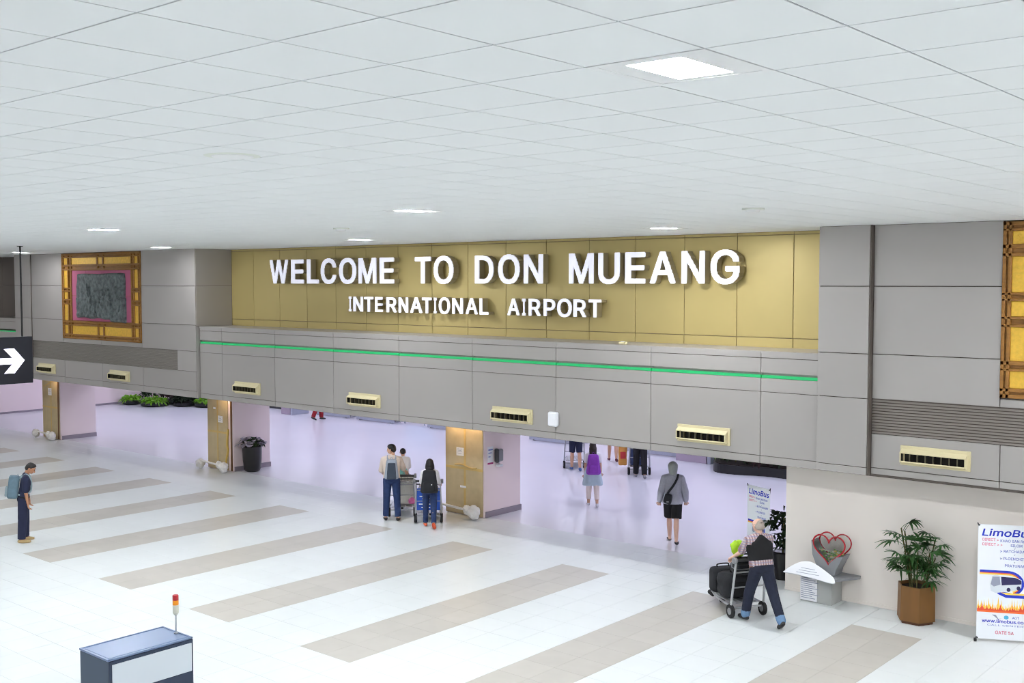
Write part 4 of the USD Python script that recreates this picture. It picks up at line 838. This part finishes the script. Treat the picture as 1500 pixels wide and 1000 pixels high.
for k in range(3):
    m = bx(-8.62 + .03 * k, -8.2 - .05 * k, -.0345, -.0325, .04 + .045 * k, .048 + .045 * k); rot(m, -38, (1, 0, 0)); obj('lettering', mv(m, 0, 17.7, .48), 'print_grey', dk, smooth=False)
def heart(n=60, k=1.0):
    a = np.linspace(0, 2 * np.pi, n, endpoint=False); return np.stack([16 * np.sin(a) ** 3, 13 * np.cos(a) - 5 * np.cos(2 * a) - 2 * np.cos(3 * a) - np.cos(4 * a)], 1) / 33 * k
hx, hy, hz = -8.13, 17.92, .98
hp = heart(60, .60)
def hring(y, r, m, nm): obj(nm, tube([(hx + a, y, hz + b) for a, b in hp], r, 8, True), m, t)
hring(hy, .014, 'heart_red', 'heart_frame'); hring(hy + .26, .012, 'heart_red', 'heart_frame')
low = [i for i in range(60) if hp[i][1] < .08]; low.sort(key=lambda i: hp[i][0]); li = np.array([hp[i] for i in low])
keep = li[(li[:, 0] < 0) | (li[:, 1] < -.12)]; inner = keep * .985; outer = keep * 1.0 + np.array([0, -.0]); out2 = [(hx - .315, hz + .1), (hx - .29, hz - .15), (hx - .16, hz - .46), (hx + .12, hz - .46), (hx + .14, hz - .36), (hx + .27, hz - .1)]
pl = [(hx + a, hz + b) for a, b in keep] + out2[::-1]
m = upright(prism(Polygon(pl).buffer(0) if Polygon(pl).buffer(0).geom_type == 'Polygon' else max(Polygon(pl).buffer(0).geoms, key=lambda g: g.area), .3)); obj('cradle', mv(m, 0, hy + .28, 0), 'cabinet_dark', t, smooth=False)
for y in (hy + .004, hy + .255): obj('acrylic_pane', mv(upright(prism(Polygon([(hx + a, hz + b) for a, b in hp * .98]), .004)), 0, y, 0), 'clear_acrylic', t, smooth=False)
fl = {'flower_white': [], 'flower_green': [], 'flower_gold': []}
for k in range(150):
    z = rng.uniform(-.27, -.05); wmax = .3 * (z + .30) / .28 + .01; x = rng.uniform(-wmax, wmax * .9); q = trimesh.creation.icosphere(1, rng.uniform(.012, .026)); q.apply_scale((1.3, 1, .6)); mv(q, hx + x, hy + rng.uniform(.03, .22), hz + z); fl[rng.choice(['flower_white', 'flower_white', 'flower_green', 'flower_green', 'flower_gold'])].append(q)
for k_, L in fl.items(): obj('folded_note', L, k_, t, kind='stuff')

# ================= PLANTS =================
def leaflet(base, d, up, L, w, droop=.5, n=5):
    d = np.array(d, float); d /= np.linalg.norm(d); side = np.cross(d, up); side /= max(np.linalg.norm(side), 1e-6); V, F = [], []
    for i in range(n + 1):
        u = i / n; c = np.array(base) + d * L * u - np.array([0, 0, 1]) * droop * L * u * u; ww = w * (math.sin(math.pi * min(.97, .12 + .86 * u)) ** .7); V += [c - side * ww + np.array([0, 0, .15 * ww]), c, c + side * ww + np.array([0, 0, .15 * ww])]
    for i in range(n):
        for a in (0, 1): p = 3 * i + a; F += [(p, p + 1, p + 4), (p, p + 4, p + 3)]
    return trimesh.Trimesh(V, F, process=False)
def palm(label, loc):
    t = thing('potted_palm', label, 'potted plant', loc)
    def hexr(r): return [(r * math.cos(math.radians(60 * k - 82 + 22)), r * math.sin(math.radians(60 * k - 82 + 22))) for k in range(6)]
    def frustum(r0, r1, z0, z1, inner=None):
        a, b = np.array(hexr(r0)), np.array(hexr(r1)); V = [(*q, z0) for q in a] + [(*q, z1) for q in b]; F = []
        for i in range(6): j = (i + 1) % 6; F += [(i, j, 6 + j), (i, 6 + j, 6 + i)]
        if inner:
            c, e = np.array(hexr(inner)), np.array(hexr(inner * .96)); V += [(*q, z1) for q in c] + [(*q, z1 - .06) for q in e]
            for i in range(6): j = (i + 1) % 6; F += [(6 + i, 6 + j, 12 + j), (6 + i, 12 + j, 12 + i), (12 + i, 12 + j, 18 + j), (12 + i, 18 + j, 18 + i)]
            F += [(0, i + 1, i) for i in range(1, 5)]
        else: F += [(6, 6 + i, 7 + i) for i in range(1, 5)] + [(0, i + 1, i) for i in range(1, 5)]
        return trimesh.Trimesh(V, F, process=False)
    obj('pot', frustum(.315, .305, .05, .62, .28), 'planter_wood', t, smooth=False); obj('plinth', frustum(.275, .28, 0, .05), 'planter_base', t, smooth=False); obj('soil', frustum(.27, .27, .54, .57), 'soil', t, smooth=False)
    r = random.Random(5)
    for k in range(9):
        a = k * 2.4 + .3; rr = .05 + .12 * r.random(); H = .42 + .6 * r.random(); b = np.array([rr * math.cos(a), rr * math.sin(a), .55]); e = b + np.array([.16 * math.cos(a), .16 * math.sin(a), H]); obj('stem', tube(smooth_line([b, (b + e) / 2 + (0, 0, .04), e]), .011, 6), 'stem_brown', t)
        for q in range(6):
            b2_ = b + (e - b) * (.3 + .7 * q / 5); az = a + q * 1.9 + r.uniform(-.4, .4); el = r.uniform(.1, .75) + (.3 if q == 5 else 0); ln = r.uniform(.14, .3); d = np.array([math.cos(az) * math.cos(el), math.sin(az) * math.cos(el), math.sin(el)]); tip = b2_ + d * ln
            Lf = [tube(smooth_line([b2_, b2_ + d * ln * .5 + (0, 0, .02), tip]), .004, 5)]
            sd = np.cross(d, (0, 0, 1)); sd /= np.linalg.norm(sd); u2 = np.cross(sd, d)
            for f in np.linspace(-1.25, 1.25, 8): Lf.append(leaflet(tip, d * math.cos(f) + sd * math.sin(f) + np.array([0, 0, .12]), u2, r.uniform(.2, .32), .021, r.uniform(.3, .8)))
            lf = trimesh.util.concatenate(Lf); v = lf.vertices.copy()
            if v[:, 1].max() > .33: v[:, 1] = 2 * b2_[1] - v[:, 1]; lf = trimesh.Trimesh(v, lf.faces[:, ::-1], process=False)
            if v[:, 1].max() > .33: v[:, 1] -= v[:, 1].max() - .33; lf = trimesh.Trimesh(v, lf.faces, process=False)
            obj('leaf', lf, 'leaf_green', t, smooth=True)
    return t
palm('potted fan palm in a brown hexagonal wooden planter by the cream wall', (-6.62, 17.96, 0))
def rosette(n, r, h, m, seed, w=.035, L=(.14, .26), flat=.3):
    q = random.Random(seed); out = []
    for k in range(n):
        a = q.random() * 6.283; rr = r * math.sqrt(q.random()); z = h * (1 - (rr / r) ** 2 * .6) * q.uniform(.5, 1); el = q.uniform(flat, 1.2); out.append(leaflet((rr * math.cos(a), rr * math.sin(a), z), (math.cos(a) * math.cos(el), math.sin(a) * math.cos(el), math.sin(el)), (0, 0, 1) if el < 1 else (1, 0, 0), q.uniform(*L), q.uniform(.6, 1.2) * w, q.uniform(.4, 1.0), 4))
    return out
t = thing('tall_planter', 'tall round black planter with silvery leaves beside the middle column', 'potted plant', (-26.97, 19.72, 0))
obj('pot', lathe([(0, 0), (.17, 0), (.22, .03), (.25, .1), (.275, .4), (.285, .74), (.27, .76), (.25, .72), (0, .70)], 28), 'black_gloss', t); obj('soil', mv(lathe([(0, 0), (.24, 0), (.24, .015), (0, .02)], 20), 0, 0, .70), 'soil', t)
def inward(m, lim=-.3):
    v = m.vertices.copy()
    if v[:, 0].min() < lim: v[:, 0] = v[:, 0] - v[:, 0].min() + lim; m = trimesh.Trimesh(v, m.faces, process=False)
    return m
for a in range(6): obj('foliage', [inward(x) for x in [mv(x, .12 * math.cos(a * 1.05), .12 * math.sin(a * 1.05), .68) for x in rosette(34, .22, .3, None, 20 + a, .085, (.16, .26), .5)]], 'leaf_silver' if a % 3 else 'leaf_dark', t, smooth=True)
def bush(label, loc, m, r, h, seed, n=140, pot=True, group=None):
    t = thing('potted_bush', label, 'plant', loc, 0, group)
    obj('pot', lathe([(0, 0), (r * .7, 0), (r * .95, .05), (r * .98, .17), (r * .9, .18), (0, .15)], 20), 'black_plastic', t)
    obj('foliage', [mv(x, 0, 0, .14) for x in rosette(n, r * .85, h, None, seed, .05, (.18, .34))], m, t, smooth=True)
bush('lime green bush at the left end of the far planting', (-46.2, 27.15, 0), 'leaf_lime', .45, .25, 31); bush('wide lime green bush in the middle front of the far planting', (-44.75, 27.4, 0), 'leaf_lime', .6, .22, 32, 200); bush('lime green bush nearest the middle column in the far planting', (-42.7, 28.9, 0), 'leaf_lime', .65, .25, 33, 200)
for k, (x, y, rr, hh, m) in enumerate(((-46.1, 28.25, .62, .7, 'leaf_dark'), (-44.95, 28.6, .6, .75, 'leaf_purple'), (-43.75, 28.3, .5, .45, 'leaf_dark'), (-43.2, 29.95, .6, .8, 'leaf_purple'), (-45.9, 29.6, .6, 1.0, 'leaf_dark'), (-44.35, 29.7, .55, 1.0, 'leaf_dark'))):
    bush(['dark green bush behind the left lime bush', 'dark reddish bush behind the middle lime bush', 'low dark bush between the lime bushes', 'dark reddish bush behind the right lime bush', 'taller dark bush at the back left of the far planting', 'taller dark bush at the back right of the far planting'][k], (x, y, 0), m, rr, hh, 40 + k, 320)
t = thing('planter_bed', 'low curved black planter trough behind the bus banner', 'planter', (0, 0, 0))
cv = smooth_line([(-17.0, 29.3), (-16.5, 28.5), (-15.8, 28.45), (-15.0, 28.75), (-14.0, 28.75), (-13, 28.9)], 6); obj('trough', prism(Polygon(list(map(tuple, cv)) + [(-13, 30.6), (-17, 30.6)]), .26), 'black_plastic', t, smooth=False); obj('soil', mv(prism(Polygon(list(map(tuple, cv)) + [(-13, 30.6), (-17, 30.6)]).buffer(-.06), .02), 0, 0, .255), 'soil', t, smooth=False)
for k, (x, y, m) in enumerate(((-16.75, 29.7, 'leaf_lime'), (-16.1, 29.0, 'leaf_dark'), (-15.3, 29.1, 'leaf_purple'), (-14.5, 29.2, 'leaf_dark'), (-15.7, 29.9, 'leaf_dark'), (-14.8, 30.0, 'leaf_purple'))):
    tt = thing('bush', ['small lime green plant at the end of the black trough', 'dark green plant at the front left of the black trough', 'reddish dark plant in the middle of the black trough', 'dark green plant at the right of the black trough', 'dark green plant at the back of the black trough', 'reddish plant at the back right of the black trough'][k], 'plant', (x, y, .27))
    obj('foliage', rosette(120, .42, .3, None, 60 + k, .05, (.18, .34)), m, tt, smooth=True); obj('stem', tube([(0, 0, 0), (0, 0, .2)], .02, 6), 'stem_brown', tt)
t = thing('tall_plant', 'dark leafy plant in a black pot at the end of the cream wall', 'potted plant', (-9.52, 18.98, 0))
obj('pot', lathe([(0, 0), (.17, 0), (.2, .5), (.18, .52), (0, .48)], 22), 'black_gloss', t)
def outward(m, lim=.35):
    v = m.vertices.copy(); v[:, 0] -= max(0, v[:, 0].max() - lim); return trimesh.Trimesh(v, m.faces, process=False)
for k in range(5): obj('foliage', [outward(mv(x, .08 * math.cos(k * 1.3), .08 * math.sin(k * 1.3), .5 + .15 * k)) for x in rosette(34, .2, .2, None, 80 + k, .05, (.16, .3))], 'leaf_dark', t, smooth=True)
obj('stem', tube([(0, 0, .48), (.02, 0, 1.15)], .02, 6), 'stem_brown', t)

# ================= KIOSK =================
t = thing('kiosk', 'blue steel kiosk cabinet with white panel at the bottom left', 'kiosk', (-9.84, 5.79, 0))
hw, hd = .265, .455
obj('body', cbx(-hw, hw, -hd, hd, 0, 1.978, .006), 'kiosk_blue', t, smooth=False)
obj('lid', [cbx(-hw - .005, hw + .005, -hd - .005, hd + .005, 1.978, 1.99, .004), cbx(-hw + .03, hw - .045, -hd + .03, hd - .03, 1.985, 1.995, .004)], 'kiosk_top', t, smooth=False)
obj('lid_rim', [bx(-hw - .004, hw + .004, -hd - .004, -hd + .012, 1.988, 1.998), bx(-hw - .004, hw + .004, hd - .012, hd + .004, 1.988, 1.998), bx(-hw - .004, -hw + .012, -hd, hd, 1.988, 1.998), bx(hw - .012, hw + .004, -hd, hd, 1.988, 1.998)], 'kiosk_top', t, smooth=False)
obj('front_frame', bx(hw - .01, hw + .012, -hd, hd, 0, 1.976), 'kiosk_navy', t, smooth=False); obj('front_panel', cbx(hw + .008, hw + .02, -hd + .03, hd - .016, 1.66, 1.945, .004), 'kiosk_panel', t, smooth=False); obj('lower_panel', cbx(hw + .008, hw + .018, -hd + .03, hd - .016, .1, 1.655, .004), 'kiosk_navy', t, smooth=False)
obj('lock', mv(lathe([(0, 0), (.012, 0), (.012, .006), (0, .008)], 14), -.21, .02, 1.985), 'dark_grey', t)
t = thing('signal_tower', 'red and amber signal light on a thin pole on the blue kiosk', 'signal light', (-9.79, 6.20, 1.998))
obj('pole', tube([(0, 0, 0), (0, 0, .2)], .0085, 10), 'chrome', t); obj('foot', lathe([(0, 0), (.022, 0), (.022, .012), (0, .012)], 16), 'chrome', t)
obj('base_module', lathe([(0, .19), (.014, .19), (.03, .215), (.03, .295), (0, .295)], 20), 'tower_base', t); obj('amber_lens', lathe([(0, .296), (.03, .296), (.03, .342), (0, .342)], 20), 'tower_amber', t); obj('red_lens', lathe([(0, .344), (.03, .344), (.03, .392), (.026, .398), (0, .398)], 20), 'tower_red', t)

# ================= FAR FURNITURE =================
def bench(label, loc, n=3, m='bench_blue', W=1.9):
    t = thing('waiting_bench', label, 'bench', loc, 0, 'metal waiting benches along the far hall')
    obj('beam', bx(-W / 2, W / 2, .2, .26, .34, .40), 'steel_blue', t, smooth=False)
    for x in (-W / 2 + .2, W / 2 - .2):
        obj('leg', [bx(x - .025, x + .025, .2, .26, .05, .36), bx(x - .03, x + .03, -.05, .5, .0, .05)], 'chrome', t, smooth=False)
    obj('base_rail', [bx(-W / 2, W / 2, -.04, -.0, .03, .13), bx(-W / 2, W / 2, .44, .48, .03, .13)], 'steel_blue', t, smooth=False)
    for k in range(n):
        x = -W / 2 + W * (k + .5) / n; w = W / n / 2 - .02
        obj('seat', rot(cbx(x - w, x + w, 0, .46, .40, .425, .01), 4, (1, 0, 0), (0, .2, .4)), m, t, smooth=False); obj('backrest', rot(cbx(x - w, x + w, .46, .485, .44, .86, .01), -12, (1, 0, 0), (0, .46, .44)), m, t, smooth=False)
    return t
bn = bench('blue metal bench to the right of the red trousers', (-32.9, 30.05, 0), 3, 'bench_blue', 2.2)
for lab, x, w in (('blue metal bench left of the red trousers', -35.6, 1), ('blue metal bench just left of the nearest column', -28.9, 1), ('blue metal bench right of the nearest column, far away', -23.8, 1), ('blue metal bench right of the black trousers', -19.7, 1)): dup(bn, lab, (x, 30.1, 0))
def counter(label, x0, x1, y0, y1, h):
    t = thing('low_counter', label, 'counter', (0, 0, 0)); obj('plinth', cbx(x0, x1, y0, y1, 0, h - .05, .01), 'bench_rose', t, smooth=False); obj('top', cbx(x0 - .03, x1 + .03, y0 - .03, y1 + .03, h - .05, h, .01), 'chrome', t, smooth=False); obj('end_post', cbx(x1 + .03, x1 + .15, y0, y1, 0, h + .02, .01), 'steel_blue', t, smooth=False)
counter('low rose coloured counter beyond the middle column', -38.0, -37.4, 29.3, 30.2, .42); counter('low rose coloured counter beside the black planter trough', -18.55, -17.45, 29.6, 30.4, .42)
t = thing('dark_kerb', 'low dark kerb behind the tall black planter', 'kerb', (0, 0, 0)); obj('block', cbx(-42, -39.3, 30.35, 30.7, 0, .2, .02), 'dark_grey', t, smooth=False); obj('cap', cbx(-42, -39.3, 30.33, 30.72, .2, .22, .005), 'black_plastic', t, smooth=False)
t = thing('glass_partition', 'low pale blue glass partition far away between the benches', 'partition', (0, 0, 0))
for x in (-31.7, -30.6, -29.95): obj('post', bx(x - .02, x + .02, 30.5, 30.54, 0, 1.1), 'steel_blue', t, smooth=False)
obj('glass_panel', bx(-31.68, -30.62, 30.51, 30.525, .06, 1.1), 'glass_tint', t, smooth=False); obj('glass_panel', bx(-30.58, -29.97, 30.51, 30.525, .06, 1.1), 'glass_tint', t, smooth=False)
